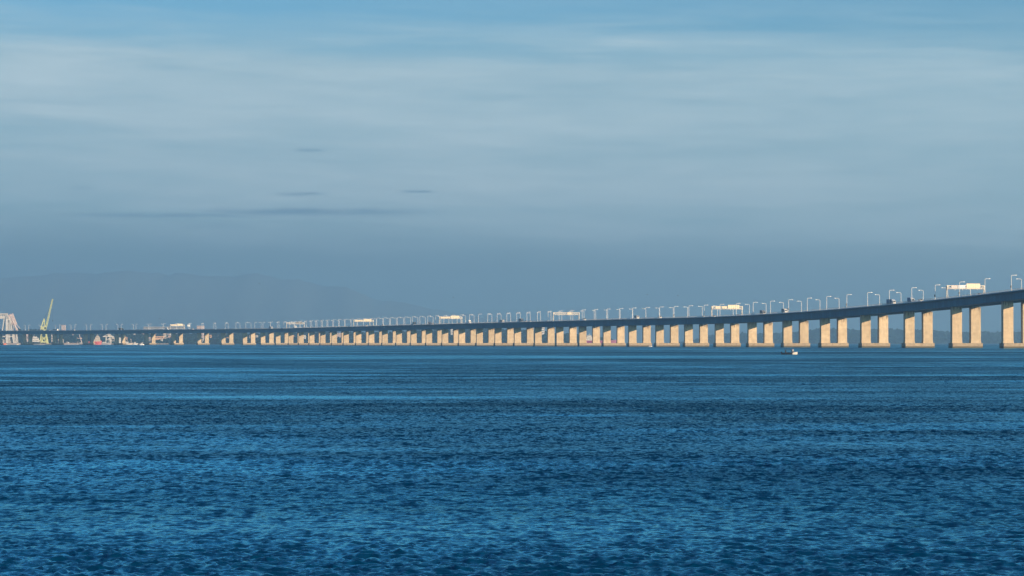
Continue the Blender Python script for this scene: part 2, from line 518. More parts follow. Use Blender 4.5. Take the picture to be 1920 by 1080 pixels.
    wind = gg.m('MAXIMUM', gg.m('ADD', wind, gg.rng(wv3, 0.35, 0.65, -0.40, 0.40)), 0.1)
    amp = gg.m('MULTIPLY', gg.m('MULTIPLY', mi, wind), 11.0)
    nv = gg.vm('NORMALIZE', gg.vm('ADD', Nn, gg.vm('SCALE', d, None, amp)))
    # finest capillary ripple everywhere
    nc_ = gg.noise(gg.vm('MULTIPLY', P, (9.0, 4.0, 9.0)), 1.0, 2, 0.5, 0.0, True)
    d2 = gg.vm('MULTIPLY', gg.vm('SUBTRACT', nc_, (0.5, 0.5, 0.5)), (0.5, 0.5, 0.0))
    nv = gg.vm('NORMALIZE', gg.vm('ADD', nv, d2))
    alpha = gg.m('MULTIPLY', gg.m('MULTIPLY', gg.m('MAXIMUM', gg.m('SUBTRACT', mi, 0.12), 0.0), wind), 0.8)
    ro = gg.m('MINIMUM', gg.m('SQRT', gg.m('ADD', alpha, 0.004)), 0.75)
    # silty blue body, and a blue-filtered sky mirrored on it
    t_ = m.node_tree
    t_.nodes.remove(b)
    body = gg.n('ShaderNodeBsdfDiffuse'); body.inputs['Color'].default_value = (0.0, 0.033, 0.090, 1)
    gl = gg.n('ShaderNodeBsdfGlossy'); gl.inputs['Color'].default_value = (0.34, 0.84, 1.0, 1)
    gg.put(gl.inputs['Roughness'], ro); gg.put(gl.inputs['Normal'], nv)
    fr = gg.n('ShaderNodeFresnel'); fr.inputs['IOR'].default_value = 1.333; gg.put(fr.inputs['Normal'], nv)
    # rough water never mirrors like a flat sheet at a glancing angle
    cap = gg.m('MULTIPLY', gg.rng(mi, 0.05, 0.30, 0.92, 0.66), gg.rng(wind, 0.2, 1.5, 1.6, 0.55))
    mx = gg.n('ShaderNodeMixShader'); gg.put(mx.inputs[0], gg.m('MULTIPLY', fr.outputs[0], cap))
    t_.links.new(body.outputs[0], mx.inputs[1]); t_.links.new(gl.outputs[0], mx.inputs[2])
    t_.links.new(mx.outputs[0], next(n for n in t_.nodes if n.type == 'OUTPUT_MATERIAL').inputs[0])
    me.materials.append(m)
    return o


build_sea()

# ------------------------------------------------------------------ bridge
S_NEAR, S_FAR = -3, 46
bridge = empty('viaduct_bridge', (C0[0], C0[1], 0))
tag(bridge, 'long concrete viaduct on twin columns crossing the bay, climbing towards the right', 'bridge')
BO = Vector((C0[0], C0[1], 0))


def along_attr(o, n_sec, n, s0, s1):
    a = o.data.attributes.new('along', 'FLOAT', 'POINT')
    vals = []
    for m_ in n_sec:
        for i in range(n + 1): vals += [(s0 + (s1 - s0) * i / n) * 80.0] * m_
    a.data.foreach_set('value', vals)
    return o


def sweep(sec_list, s0, s1, n, closed=True):
    """push closed (v, z) outlines along the bridge; z from the soffit"""
    mb = MB()
    for sec in sec_list:
        rings = []
        for i in range(n + 1):
            s = s0 + (s1 - s0) * i / n
            z0 = soffit(s)
            ring = []
            for v, z in sec:
                p = at(s, v); ring.append((p[0] - BO.x, p[1] - BO.y, z + z0))
            rings.append(ring)
        mb.loft(rings)
    return mb


NS = (S_FAR - S_NEAR) * 6
for c in (-6.65, 6.65):
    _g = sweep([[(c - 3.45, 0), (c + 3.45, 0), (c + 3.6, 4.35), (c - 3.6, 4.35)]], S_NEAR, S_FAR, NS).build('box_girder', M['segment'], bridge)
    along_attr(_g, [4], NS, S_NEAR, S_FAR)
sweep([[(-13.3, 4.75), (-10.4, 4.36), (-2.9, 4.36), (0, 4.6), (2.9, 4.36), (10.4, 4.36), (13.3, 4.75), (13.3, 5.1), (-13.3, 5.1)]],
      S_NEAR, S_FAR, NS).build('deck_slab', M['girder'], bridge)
road = sweep([[(-12.4, 5.104), (-0.5, 5.104), (-0.5, 5.16), (-12.4, 5.16)], [(0.5, 5.104), (12.4, 5.104), (12.4, 5.16), (0.5, 5.16)]],
             S_NEAR, S_FAR, NS).build('roadway', M['asphalt'], bridge)
for v0 in (-13.2, 12.75):
    sweep([[(v0, 5.103), (v0 + .45, 5.103), (v0 + .32, 5.55), (v0 + .13, 5.55)]], S_NEAR, S_FAR, NS).build('parapet_kerb', M['rail'], bridge)
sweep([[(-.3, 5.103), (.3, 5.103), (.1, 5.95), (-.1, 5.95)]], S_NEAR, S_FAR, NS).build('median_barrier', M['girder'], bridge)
mk = MB()
for v in (-9.3, -6.4, -3.5, 3.5, 6.4, 9.3):
    s = S_NEAR
    while s < 12:
        p, q = at(s, v), at(s + 0.05, v)
        mk.bar((p[0] - BO.x, p[1] - BO.y, deck_z(s) + .066), (q[0] - BO.x, q[1] - BO.y, deck_z(s + .05) + .066), .07, .002)
        s += 0.15
mk.build('lane_marking', M['marking'], bridge)['kind'] = 'stuff'
for v in (-12.98, 12.98):
    mb = MB()
    s = S_NEAR
    while s < S_FAR:
        p = at(s, v); z = deck_z(s)
        mb.bar((p[0] - BO.x, p[1] - BO.y, z + .4), (p[0] - BO.x, p[1] - BO.y, z + 1.3), .11)
        s += 0.03
    for zz in (.8, 1.3):
        for i in range(NS):
            s = S_NEAR + i / 6
            p, q = at(s, v), at(s + 1 / 6, v)
            mb.bar((p[0] - BO.x, p[1] - BO.y, deck_z(s) + zz), (q[0] - BO.x, q[1] - BO.y, deck_z(s + 1 / 6) + zz), .06)
    o = mb.build('railing', M['rail'], bridge); o['kind'] = 'stuff'


def down_attr(o, ztop):
    me = o.data
    a = me.attributes.new('down', 'FLOAT', 'POINT')
    a.data.foreach_set('value', [ztop - v.co.z for v in me.vertices])


cap_meshes = []
for q in range(4):
    mb = MB()
    rr_ = random.Random(q)
    mb.chamfer_box(-10.75, 10.75, -3.5, 3.5, -2.5, 3.2, .16,
                   [(-2.5, 0.0), (0.9, 0.0), (0.95, 0.05), (2.0, 0.02), (3.05, 0.0), (3.2, 0.15)])
    me = mb.mesh('pile_cap'); me.materials.append(M['cap'])
    for v in me.vertices:
        v.co.x += rr_.uniform(-.08, .08); v.co.y += rr_.uniform(-.06, .06); v.co.z += rr_.uniform(-.05, .05)
    cap_meshes.append(me)
for k in range(S_NEAR + 1, S_FAR):
    p = at(k); th = head(k)
    pier = empty('pier', (p[0] - BO.x, p[1] - BO.y, 0), th, bridge)     # local x = far side, local y = along the bridge
    zt = soffit(k)
    for c in (-6.65, 6.65):
        mb = MB()
        mb.chamfer_box(c - 3.5, c + 3.5, -1.5, 1.5, 3.1, zt - .25, .14,
                       [(3.1, -.22), (4.4, -.06), (6.0, 0.0)] + [(6.0 + (zt - 6.25) * j / 6, 0.0) for j in range(1, 7)])
        mb.box(c - 2.6, c - 1.2, -.7, .7, zt - .25, zt - .002)          # bearings
        mb.box(c + 1.2, c + 2.6, -.7, .7, zt - .25, zt - .002)
        o = mb.build('column', M['column'], pier)
        down_attr(o, zt)
    o = bpy.data.objects.new('pile_cap', cap_meshes[k % 4]); COL.objects.link(o); o.parent = pier


# ------------------------------------------------------------------ street lamps
def make_lamp():
    root = empty('street_lamp')
    mb = MB(); mb.path([(0, 0, 0), (0, 0, 3.0), (0, 0, 9.4)], [.24, .20, .16], 8)
    mb.bar((0, 0, 0), (0, 0, .5), .28, None, .26, 8)
    mb.build('pole', M['galv'], root)
    mb = MB()
    mb.path([(0, 0, 9.35), (.10, 0, 9.75), (.38, 0, 9.98), (.8, 0, 10.05), (2.7, 0, 10.12)], [.16, .15, .145, .14, .135], 6)
    mb.build('arm', M['galv'], root)
    mb = MB()
    mb.loft([[(2.6, -.10, 10.06), (2.6, .10, 10.06), (2.6, .10, 10.2), (2.6, -.10, 10.2)],
             [(2.8, -.2, 10.0), (2.8, .2, 10.0), (2.8, .18, 10.26), (2.8, -.18, 10.26)],
             [(3.5, -.2, 10.0), (3.5, .2, 10.0), (3.5, .16, 10.25), (3.5, -.16, 10.25)],
             [(3.7, -.1, 10.06), (3.7, .1, 10.06), (3.7, .08, 10.16), (3.7, -.08, 10.16)]])
    h = mb.build('lamp_head', M['lamp_head'], root)
    mb = MB(); mb.box(2.9, 3.45, -.15, .15, 9.96, 9.998); mb.build('lens', M['lens'], h)
    return root


lamp0 = make_lamp(); first = True
boxm = MB(); boxm.chamfer_box(-.32, .32, -.28, .28, 2.2, 3.7, .06); boxme = boxm.mesh('control_box'); boxme.materials.append(M['dark'])
for side, v in (('near', 12.55), ('far', -12.55)):
    cnt = 0
    for j in range(-4, 2 * S_FAR):
        s = 0.26 + j * 0.5
        if s > S_FAR - .5: break
        if side == 'far' and j in (1, 7, 35): continue          # gaps in the row
        p = at(s, v); th = head(s)
        xp = 960 + F * p[0] / p[1]
        if xp < -12 or xp > 1955: continue
        o = lamp0 if first else copy_tree(lamp0); first = False
        o.location = (p[0], p[1], deck_z(s) + .002)
        o.rotation_euler = (random.uniform(-.008, .008), random.uniform(-.008, .008), th + (0 if v > 0 else math.pi))
        if xp < 1925: cnt += 1
        if xp > 1925: lab = 'white street lamp on the %s edge of the bridge, cut off by the picture edge' % side
        else: lab = 'white single-arm street lamp on the %s edge of the deck, %s from the right' % (side, ordinal(max(cnt, 1)))
        tag(o, lab, 'street lamp', 'street lamps along the %s edge of the bridge' % side)
        if side == 'near' and j in (-1, 1, 2, 6, 9, 16):
            b = bpy.data.objects.new('control_box', boxme); COL.objects.link(b); b.parent = o; b.location = (-.25, 0, 0)


# ------------------------------------------------------------------ sign gantries
def make_gantry(s, panels, label, dark_truss=False):
    p = at(s); th = head(s)
    root = empty('sign_gantry', (p[0], p[1], deck_z(s) + .002), th)
    tag(root, label, 'gantry', 'sign gantries over the bridge deck')
    HW = 13.05
    for x in (-HW, HW):
        for y in (-1.1, 1.1):
            mb = MB(); mb.bar((x, y * 1.25, 0), (x, y * .55, 6.6), .26, None, .2, 6)
            mb.build('post', M['gantry'], root)
        mb = MB(); mb.bar((x, -1.0, 3.0), (x, 1.0, 3.0), .1, None, .1, 6); mb.bar((x, -.7, 5.6), (x, .7, 5.6), .1, None, .1, 6)
        mb.build('cross_brace', M['gantry'], root)
    mb = MB(); zb, zt = 6.5, 8.7
    for y in (-.6, .6):
        mb.bar((-HW - .3, y, zb), (HW + .3, y, zb), .2, .2)
        mb.bar((-HW - .3, y, zt), (HW + .3, y, zt), .17, .17)
        n = 14
        for i in range(n):
            a = -HW + 2 * HW * i / n; b = -HW + 2 * HW * (i + 1) / n; m = (a + b) / 2
            mb.bar((a, y, zb), (m, y, zt), .09, .09); mb.bar((m, y, zt), (b, y, zb), .09, .09)
        for x in (-HW, HW): mb.bar((x, y, zb - .3), (x, y, zt + .1), .3, .3)
    for i in range(15):
        x = -HW + 2 * HW * i / 14; mb.bar((x, -.6, zb), (x, .6, zb), .07, .07); mb.bar((x, -.6, zt), (x, .6, zt), .07, .07)
    mb.build('truss', M['gantry'], root)
    mb = MB(); mb.box(-HW + .2, HW - .2, -1.5, -.82, zb - .02, zb + .06)
    for i in range(27):
        x = -HW + .3 + i * (2 * HW - .6) / 26; mb.bar((x, -1.45, zb + .06), (x, -1.45, zb + .95), .03)
    mb.bar((-HW + .2, -1.45, zb + .95), (HW - .2, -1.45, zb + .95), .04)
    mb.build('walkway', M['galv'], root)
    for (t0, t1, z0, z1, mat) in panels:
        x0, x1 = -HW + 2 * HW * t0, -HW + 2 * HW * t1
        mb = MB(); mb.chamfer_box(x0, x1, -1.05, -.85, zb + z0, zb + z1, .04)
        pn = mb.build('sign_panel', M[mat], root)
        mb = MB(); n = max(2, int((x1 - x0) / 1.6))
        for i in range(n + 1):
            x = x0 + .05 + (x1 - x0 - .1) * i / n; mb.box(x - .05, x + .05, -1.12, -1.052, zb + z0 + .05, zb + z1 - .05)
        for zz in (z0 + .25, (z0 + z1) / 2, z1 - .25): mb.box(x0 + .03, x1 - .03, -1.16, -1.122, zb + zz - .05, zb + zz + .05)
        mb.build('stiffener', M['rib'] if mat in ('cream',) else M['galv'], pn)
    mb = MB()
    for t in (.2, .4, .6, .8):
        x = -HW + 2 * HW * t; mb.bar((x, -1.0, zb - .1), (x, -1.0, zb - .55), .06); mb.box(x - .25, x + .25, -1.2, -.8, zb - .75, zb - .55)
    mb.build('traffic_camera', M['galv'], root)
    return root


G_DEF = [
    (1, [(.10, .27, .35, 2.3, 'mauve'), (.29, .48, .3, 2.5, 'paleblue'), (.51, .88, .25, 3.6, 'cream')],
     'cream sign gantry with mauve, pale blue and tall cream panels, nearest the right end'),
    (7, [(.11, .28, .35, 2.4, 'cream'), (.33, .49, .35, 2.4, 'cream'), (.52, .90, .25, 3.5, 'cream')],
     'cream sign gantry with three cream panels, second from the right'),
    (13, [(.53, .70, .1, 2.5, 'cream')], 'open truss gantry with one small cream panel, third from the right'),
    (19, [(.05, .47, .35, 2.4, 'cream'), (.49, .88, .25, 3.5, 'cream')], 'cream gantry with two wide panels near the middle, fourth from the right'),
    (25, [(.06, .45, .35, 2.4, 'cream'), (.50, .90, .25, 3.5, 'cream')], 'cream gantry with two wide panels, fifth from the right'),
    (31, [(.53, .90, .25, 3.2, 'led')], 'open truss gantry with one dark message panel, sixth from the right'),
    (37, [(.05, .48, .35, 2.4, 'cream'), (.50, .87, .25, 3.5, 'cream')], 'small far gantry with two cream panels where the bridge bends, leftmost gantry'),
]
for s, pn, lb in G_DEF: make_gantry(s, pn, lb)
# pale board on its own mast beside the leftmost gantry
_s = s_at(354, -12.2); _p = at(_s, -12.2)
sb = empty('road_sign', (_p[0], _p[1], deck_z(_s) + .002), head(_s))
mb = MB(); mb.bar((0, 0, 0), (0, 0, 6.5), .2, None, .16, 8); mb.build('mast', M['galv'], sb)
mb = MB(); mb.chamfer_box(-2.6, 2.6, -.25, -.12, 5.6, 8.6, .05); mb.build('board', M['silver'], sb)
tag(sb, 'pale grey road sign board on a mast right of the leftmost gantry', 'sign')


# ------------------------------------------------------------------ traffic on the deck
def car(name, col):
    root = empty(name)
    mb = MB()
    mb.loft([[(-2.1, -.8, .3), (-2.1, .8, .3), (-2.1, .78, .85), (-2.1, -.78, .85)],
             [(-1.9, -.85, .25), (-1.9, .85, .25), (-1.9, .82, .95), (-1.9, -.82, .95)],
             [(.8, -.87, .25), (.8, .87, .25), (.8, .84, .95), (.8, -.84, .95)],
             [(1.9, -.84, .25), (1.9, .84, .25), (1.9, .8, .75), (1.9, -.8, .75)],
             [(2.1, -.7, .32), (2.1, .7, .32), (2.1, .68, .65), (2.1, -.68, .65)]])
    mb.build('body', col, root)
    mb = MB(); mb.frustum(-1.6, 1.0, -.78, .78, .93, -1.1, .3, -.62, .62, 1.42); mb.build('window', M['glass'], root)
    mb = MB(); mb.frustum(-1.12, .32, -.63, .63, 1.421, -1.0, .2, -.55, .55, 1.48); mb.build('roof_panel', col, root)
    for x in (-1.35, 1.35):
        for y in (-.75, .75):
            w = MB(); w.wheel(x, y, .32, .32, .2); w.build('wheel', M['tyre'], root)
    return root


def truck(name, cab, box, L=7.0, H=3.6):
    root = empty(name)
    mb = MB(); mb.chamfer_box(-L / 2 - .3, L / 2 - 1.5 - .3, -1.2, 1.2, 1.05, H, .05); mb.build('cargo_box', box, root)
    mb = MB(); mb.prism([(L / 2 - 1.65, .7), (L / 2 + .35, .7), (L / 2 + .4, 1.6), (L / 2 + .1, 2.7), (L / 2 - 1.65, 2.8)], -1.1, 1.1)
    c = mb.build('cab', cab, root)
    mb = MB(); mb.prism([(L / 2 + .40, 1.72), (L / 2 + .15, 2.55), (L / 2 + .19, 2.57), (L / 2 + .44, 1.72)], -.95, .95); mb.build('windscreen', M['glass'], c)
    mb = MB(); mb.box(-L / 2 - .2, L / 2 + .1, -.5, .5, .6, 1.048); mb.build('chassis', M['dark'], root)
    for x in (-L / 2 + .8, L / 2 - .6):
        for y in (-1.0, 1.0):
            w = MB(); w.wheel(x, y, .5, .5, .35); w.build('wheel', M['tyre'], root)
    return root


def bus(name, col):
    root = empty(name)
    mb = MB(); mb.chamfer_box(-6, 6, -1.25, 1.25, .4, 3.2, .12); mb.build('body', col, root)
    mb = MB()
    for sy in (-1.262, 1.262):
        for i in range(7):
            x = -5.6 + i * 1.55; mb.box(x, x + 1.35, min(sy, sy * .99), max(sy, sy * .99), 1.7, 2.7)
    mb.build('window', M['glass'], root)
    for x in (-3.8, 3.6):
        for y in (-1.1, 1.1):
            w = MB(); w.wheel(x, y, .5, .5, .3); w.build('wheel', M['tyre'], root)
    return root


def van(name, col):
    root = empty(name)
    mb = MB(); mb.prism([(-2.5, .4), (2.45, .4), (2.5, 1.1), (1.75, 1.35), (1.1, 2.3), (-2.5, 2.35)], -.95, .95); mb.build('body', col, root)
    mb = MB(); mb.prism([(1.78, 1.38), (1.16, 2.22), (1.2, 2.26), (1.84, 1.40)], -.8, .8); mb.build('windscreen', M['glass'], root)
    for x in (-1.6, 1.6):
        for y in (-.85, .85):
            w = MB(); w.wheel(x, y, .36, .36, .22); w.build('wheel', M['tyre'], root)
    return root


VEH = [  # x in the photo, lane, kind, colours, label
    (1837, 10.6, 'car', 'white', 'white car under the gantry nearest the right end'),
    (1872, -5.0, 'van', 'white', 'white van right of the gantry nearest the right end'),
    (1726, 7.8, 'van', 'white', 'white van left of the gantry nearest the right end'),
    (1708, 10.8, 'truck', ('white', 'blue'), 'truck with white cab and blue box left of the rightmost gantry'),
    (1671, 10.8, 'bigtruck', ('white', 'blue'), 'long blue box truck with white cab between the two rightmost gantries'),
    (1471, 10.8, 'truck', ('white', 'grey'), 'grey box truck with white cab midway between the two rightmost gantries'),
    (1430, 7.8, 'truck', ('grey', 'navy'), 'dark truck just right of the second gantry'),
    (1385, 5.0, 'car', 'silver', 'silver car under the right leg of the second gantry'),
    (1339, 10.6, 'car', 'white', 'white car under the left leg of the second gantry'),
    (1319, 10.6, 'car', 'silver', 'silver car just left of the second gantry'),
    (1237, 10.6, 'van', 'white', 'white van midway between the second and third gantries'),
    (1194, 7.8, 'truck', ('white', 'navy'), 'white-cabbed navy truck left of the white van between second and third gantries'),
    (1096, 10.6, 'van', 'white', 'white van just right of the open truss gantry with a cream panel'),
    (994, 7.8, 'car', 'white', 'white car following the navy truck left of the third gantry'),
    (977, 10.8, 'bigtruck', ('navy', 'navy'), 'long navy truck left of the third gantry'),
    (986, 5.0, 'car', 'silver', 'silver car beside the navy truck left of the third gantry'),
    (941, 10.8, 'bus', 'grey', 'grey bus between the third and fourth gantries'),
    (926, 7.8, 'car', 'black', 'black car ahead of the grey bus'),
    (899, 7.8, 'car', 'navy', 'navy car right of the fourth gantry'),
    (880, 10.8, 'truck', ('white', 'white'), 'white box truck just right of the fourth gantry'),
    (860, 5.0, 'car', 'black', 'black car under the fourth gantry'),
    (837, 7.8, 'car', 'grey', 'grey car under the left leg of the fourth gantry'),
    (811, 10.8, 'van', 'white', 'white van left of the fourth gantry'),
    (806, 5.0, 'truck', ('navy', 'navy'), 'dark truck beside the white van left of the fourth gantry'),
    (777, 10.8, 'truck', ('navy', 'black'), 'black truck midway between fourth and fifth gantries'),
    (751, 7.8, 'car', 'black', 'black car behind the black truck between fourth and fifth gantries'),
    (718, 10.6, 'van', 'silver', 'silver van right of the fifth gantry'),
    (687, 10.6, 'van', 'white', 'white van under the fifth gantry'),
    (670, 7.8, 'car', 'white', 'white car at the left leg of the fifth gantry'),
    (629, 10.6, 'car', 'silver', 'silver car between the fifth and sixth gantries'),
    (576, 7.8, 'car', 'white', 'white car just right of the sixth gantry'),
    (554, 10.6, 'truck', ('white', 'white'), 'white truck under the gantry with the dark message panel'),
    (508, 10.8, 'bigtruck', ('white', 'navy'), 'long navy truck with white cab left of the sixth gantry'),
    (361, 10.6, 'van', 'white', 'white van right of the leftmost gantry'),
    (313, 10.6, 'truck', ('white', 'white'), 'white truck just left of the leftmost gantry'),
    (227, 10.8, 'bigtruck', ('black', 'black'), 'long black truck on the far left stretch of the bridge'),
    (138, 10.6, 'van', 'white', 'white van on the bridge right of the yellow crane'),
    (104, 7.8, 'bus', 'white', 'white bus on the bridge beside the yellow crane'),
    (92, 10.6, 'van', 'silver', 'silver van on the bridge in front of the yellow crane'),
]
for (x, v, kind, c, lab) in VEH:
    s = s_at(x, v); p = at(s, v)
    if kind == 'car': o = car('car', M[c])
    elif kind == 'van': o = van('van', M[c])
    elif kind == 'bus': o = bus('bus', M[c])
    elif kind == 'truck': o = truck('box_truck', M[c[0]], M[c[1]])
    else: o = truck('box_truck', M[c[0]], M[c[1]], 11.0, 3.9)
    # traffic on the near carriageway comes towards the right end
    o.location = (p[0], p[1], deck_z(s) + .062)
    o.rotation_euler = (math.atan((deck_z(s - .05) - deck_z(s + .05)) / 8.0) * 0, 0, head(s) + (-math.pi / 2 if v > 0 else math.pi / 2))
    tag(o, lab, {'car': 'car', 'van': 'van', 'bus': 'bus'}.get(kind, 'truck'), 'vehicles on the bridge')

# ------------------------------------------------------------------ land behind
M['forest'] = None


def forest_mat(name, c):
    m, gg, b = base_mat(name)
    p = gg.n('ShaderNodeNewGeometry').outputs['Position']
    f = gg.noise(p, 0.03, 5, 0.65); f2 = gg.noise(p, 0.25, 3, 0.6)
    k = gg.m('MULTIPLY', gg.rng(f, 0.3, 0.7, 0.55, 1.35), gg.rng(f2, 0.3, 0.7, 0.7, 1.25))
    gg.put(b.inputs['Base Color'], gg.vm('SCALE', c, None, k))
    b.inputs['Roughness'].default_value = 0.95
    b.inputs['Specular IOR Level'].default_value = 0.1
    return m


M['forest'] = forest_mat('wooded_slope', (0.008, 0.020, 0.025))  # a little haze blue mixed into the foliage colour
M['leaf'] = forest_mat('tree_crowns', (0.009, 0.022, 0.025))  # crowns carry the same painted-in haze tint
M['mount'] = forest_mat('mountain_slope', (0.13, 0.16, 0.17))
M['quay'] = concrete('quay_concrete', (0.38, 0.34, 0.30), 0.0, False, True)
M['c_cream'] = plain('building_cream', (0.56, 0.49, 0.41), 0.8, 0, .1, .2)
M['c_pink'] = plain('building_pink', (0.52, 0.43, 0.41), 0.8, 0, .1, .2)
M['c_orange'] = plain('building_orange', (0.60, 0.37, 0.21), 0.8, 0, .1, .2)
M['c_grey'] = plain('building_grey', (0.30, 0.31, 0.33), 0.8, 0, .1, .2)
M['c_white'] = plain('building_white', (0.62, 0.60, 0.57), 0.7, 0, .1, .2)
M['tile'] = plain('roof_tile', (0.24, 0.15, 0.12), 0.85, 0, .2, .4)
M['craney'] = plain('crane_yellow', (0.52, 0.55, 0.24), 0.55, 0, .2, .3)
M['cranew'] = plain('crane_pale', (0.52, 0.51, 0.49), 0.55, 0, .2, .2)
M['cranep'] = plain('crane_pinkish', (0.62, 0.50, 0.46), 0.55, 0, .2, .2)
M['hullred'] = plain('hull_red', (0.48, 0.10, 0.10), 0.5, 0, .2, .2)
M['hullorange'] = plain('hull_orange', (0.66, 0.15, 0.06), 0.5, 0, .2, .2)
M['hulldark'] = plain('hull_dark', (0.03, 0.045, 0.06), 0.5, 0, .2, .2)
M['hullgrey'] = plain('hull_grey', (0.30, 0.28, 0.29), 0.5, 0, .2, .2)
M['hullpurple'] = plain('hull_maroon', (0.26, 0.06, 0.14), 0.5, 0, .2, .2)


def vnoise(n, seed, cells):
    r = np.random.default_rng(seed); a = r.uniform(-1, 1, cells + 2)
    t = np.linspace(0, cells, n); i = t.astype(int); f = t - i; f = f * f * (3 - 2 * f)
    return a[i] * (1 - f) + a[i + 1] * f


def terrain(name, prof, Zs, Zc, Zb, nx, ny, lump, mat, label, seed):
    """hill land: shore at Zs, crest at Zc following prof = [(column, row)], falling away to Zb"""
    xs = np.linspace(prof[0][0], prof[-1][0], nx)
    yy = np.interp(xs, [a for a, b in prof], [b for a, b in prof])
    top = HC + (YH - yy) / F * Zc
    top = top * (1 + 0.05 * vnoise(nx, seed, 30)) + lump * 0.5 * vnoise(nx, seed + 1, max(8, nx // 5))
    rng = np.random.default_rng(seed)
    vs = []
    for j in range(ny):
        t = j / (ny - 1)
        Z = Zs + (Zb - Zs) * t
        tc = (Zc - Zs) / (Zb - Zs)
        u = min(1.0, t / tc); prof_h = (u * u * (3 - 2 * u)) if t <= tc else max(0.0, 1 - ((t - tc) / (1 - tc)) ** 2)
        bump = lump * vnoise(nx, seed + 10 + j, max(8, nx // 4)) * (0.3 + 0.7 * u) + rng.uniform(-.4, .4, nx) * lump
        edge = np.clip(np.minimum(np.arange(nx), nx - 1 - np.arange(nx)) / 4.0, 0, 1)
        z = (prof_h * top + bump) * edge
        if j == 0: z = np.full(nx, -3.0)
        elif j == ny - 1: z = np.full(nx, -3.0)
        else: z = np.maximum(z, 0.6 * edge - 3 * (1 - edge))
        X = (xs - 960) / F * Zc
        off = 0 if j not in (0,) else 0
        for i in range(nx): vs.append((X[i], Z + (vnoise_cache[i % 400] * 60 if j < ny // 3 else 0) + off, z[i]))
    fs = [(j * nx + i, j * nx + i + 1, (j + 1) * nx + i + 1, (j + 1) * nx + i) for j in range(ny - 1) for i in range(nx - 1)]
    me = bpy.data.meshes.new(name); me.from_pydata(vs, [], fs)
    me.materials.append(mat)
    me.polygons.foreach_set('use_smooth', [True] * len(me.polygons))
    o = bpy.data.objects.new(name, me); COL.objects.link(o)
    tag(o, label, None, None, 'structure')
    from mathutils.bvhtree import BVHTree
    return o, BVHTree.FromPolygons([Vector(v) for v in vs], fs)


vnoise_cache = vnoise(400, 5, 60)
mprof = [(-700, 560), (-400, 540), (-200, 530), (-60, 524), (0, 520), (60, 514), (110, 512), (150, 517), (190, 513), (240, 506), (265, 508), (290, 504), (312, 510), (330, 507), (350, 513),
         (370, 515), (430, 519), (475, 516), (520, 524), (560, 522), (600, 537), (650, 536), (700, 558), (800, 580), (950, 602), (1200, 617), (1500, 624), (2000, 622), (2600, 618)]
terrain('mountains', mprof, 24000, 26500, 30500, 300, 16, 22, M['mount'], 'faint blue mountain ridge far behind the left half of the bridge', 3)
lprof = [(-500, 622), (-200, 622), (0, 624), (40, 622), (80, 622), (120, 626), (160, 629), (230, 628), (260, 627), (330, 628), (400, 626), (470, 627), (540, 626),
         (620, 627), (700, 628), (760, 625), (830, 621), (900, 621), (960, 622), (1010, 625), (1040, 627), (1080, 631), (1110, 634), (1150, 642)]
land, land_b = terrain('wooded_shore', lprof, 6500, 8000, 9600, 520, 22, 2.2, M['forest'], 'low wooded far shore behind the left and middle of the bridge', 21)
rprof = [(1300, 641), (1345, 631), (1420, 630), (1480, 629), (1510, 625), (1530, 622), (1560, 621), (1600, 621), (1650, 620), (1690, 623), (1725, 620), (1755, 624),
         (1790, 626), (1850, 626), (1920, 627), (2000, 624), (2200, 620), (2500, 622)]
headland, headland_b = terrain('wooded_headland', rprof, 10500, 12000, 14200, 360, 18, 3.6, M['forest'], 'hazy wooded headland seen between the right-hand piers', 33)


def wood(name, bvh, xr, Zr, n, seed, label, Zc=6650):
    """far-off wood: a mass of small uneven crowns standing on the land"""
    r = random.Random(seed)
    bm = bmesh.new(); bmesh.ops.create_icosphere(bm, subdivisions=1, radius=1.0)
    base = [v.co.copy() for v in bm.verts]; fcs = [tuple(v.index for v in f.verts) for f in bm.faces]; bm.free()
    vs = []; fs = []
    for _ in range(n):
        x = r.uniform(*xr); Z = r.uniform(*Zr); X = (x - 960) / F * Zc
        hit = bvh.ray_cast(Vector((X, Z, 500)), Vector((0, 0, -1)))
        if hit[0] is None or hit[0].z < 1.5: continue
        w = r.uniform(3.5, 8.0) * Zc / 7500; h = r.uniform(3.0, 7.0) * Zc / 8500; o = len(vs)
        for b in base:
            k = r.uniform(.75, 1.2)
            vs.append((X + b.x * w * k, Z + b.y * w * k, hit[0].z + h * .45 + b.z * h * k))
        fs += [tuple(i + o for i in f) for f in fcs]
    me = bpy.data.meshes.new(name); me.from_pydata(vs, [], fs); me.materials.append(M['leaf'])
    o = bpy.data.objects.new(name, me); COL.objects.link(o)
    tag(o, label, 'wood', None, 'stuff')


wood('far_wood', land_b, (-250, 1140), (6750, 8150), 1900, 4, 'mass of tree crowns on the far shore behind the bridge', 8000)
wood('headland_wood', headland_b, (1310, 2150), (10700, 12200), 1900, 5, 'mass of tree crowns on the hazy headland behind the right-hand piers', 12000)


def place(name, x, Z, z=0.0, rz=0.0): return empty(name, (ground(x, Z), Z, z), rz)


def floor_at(bvh, X, Z):
    h = bvh.ray_cast(Vector((X, Z, 500)), Vector((0, 0, -1)))
    return h[0].z if h[0] is not None else 0.0


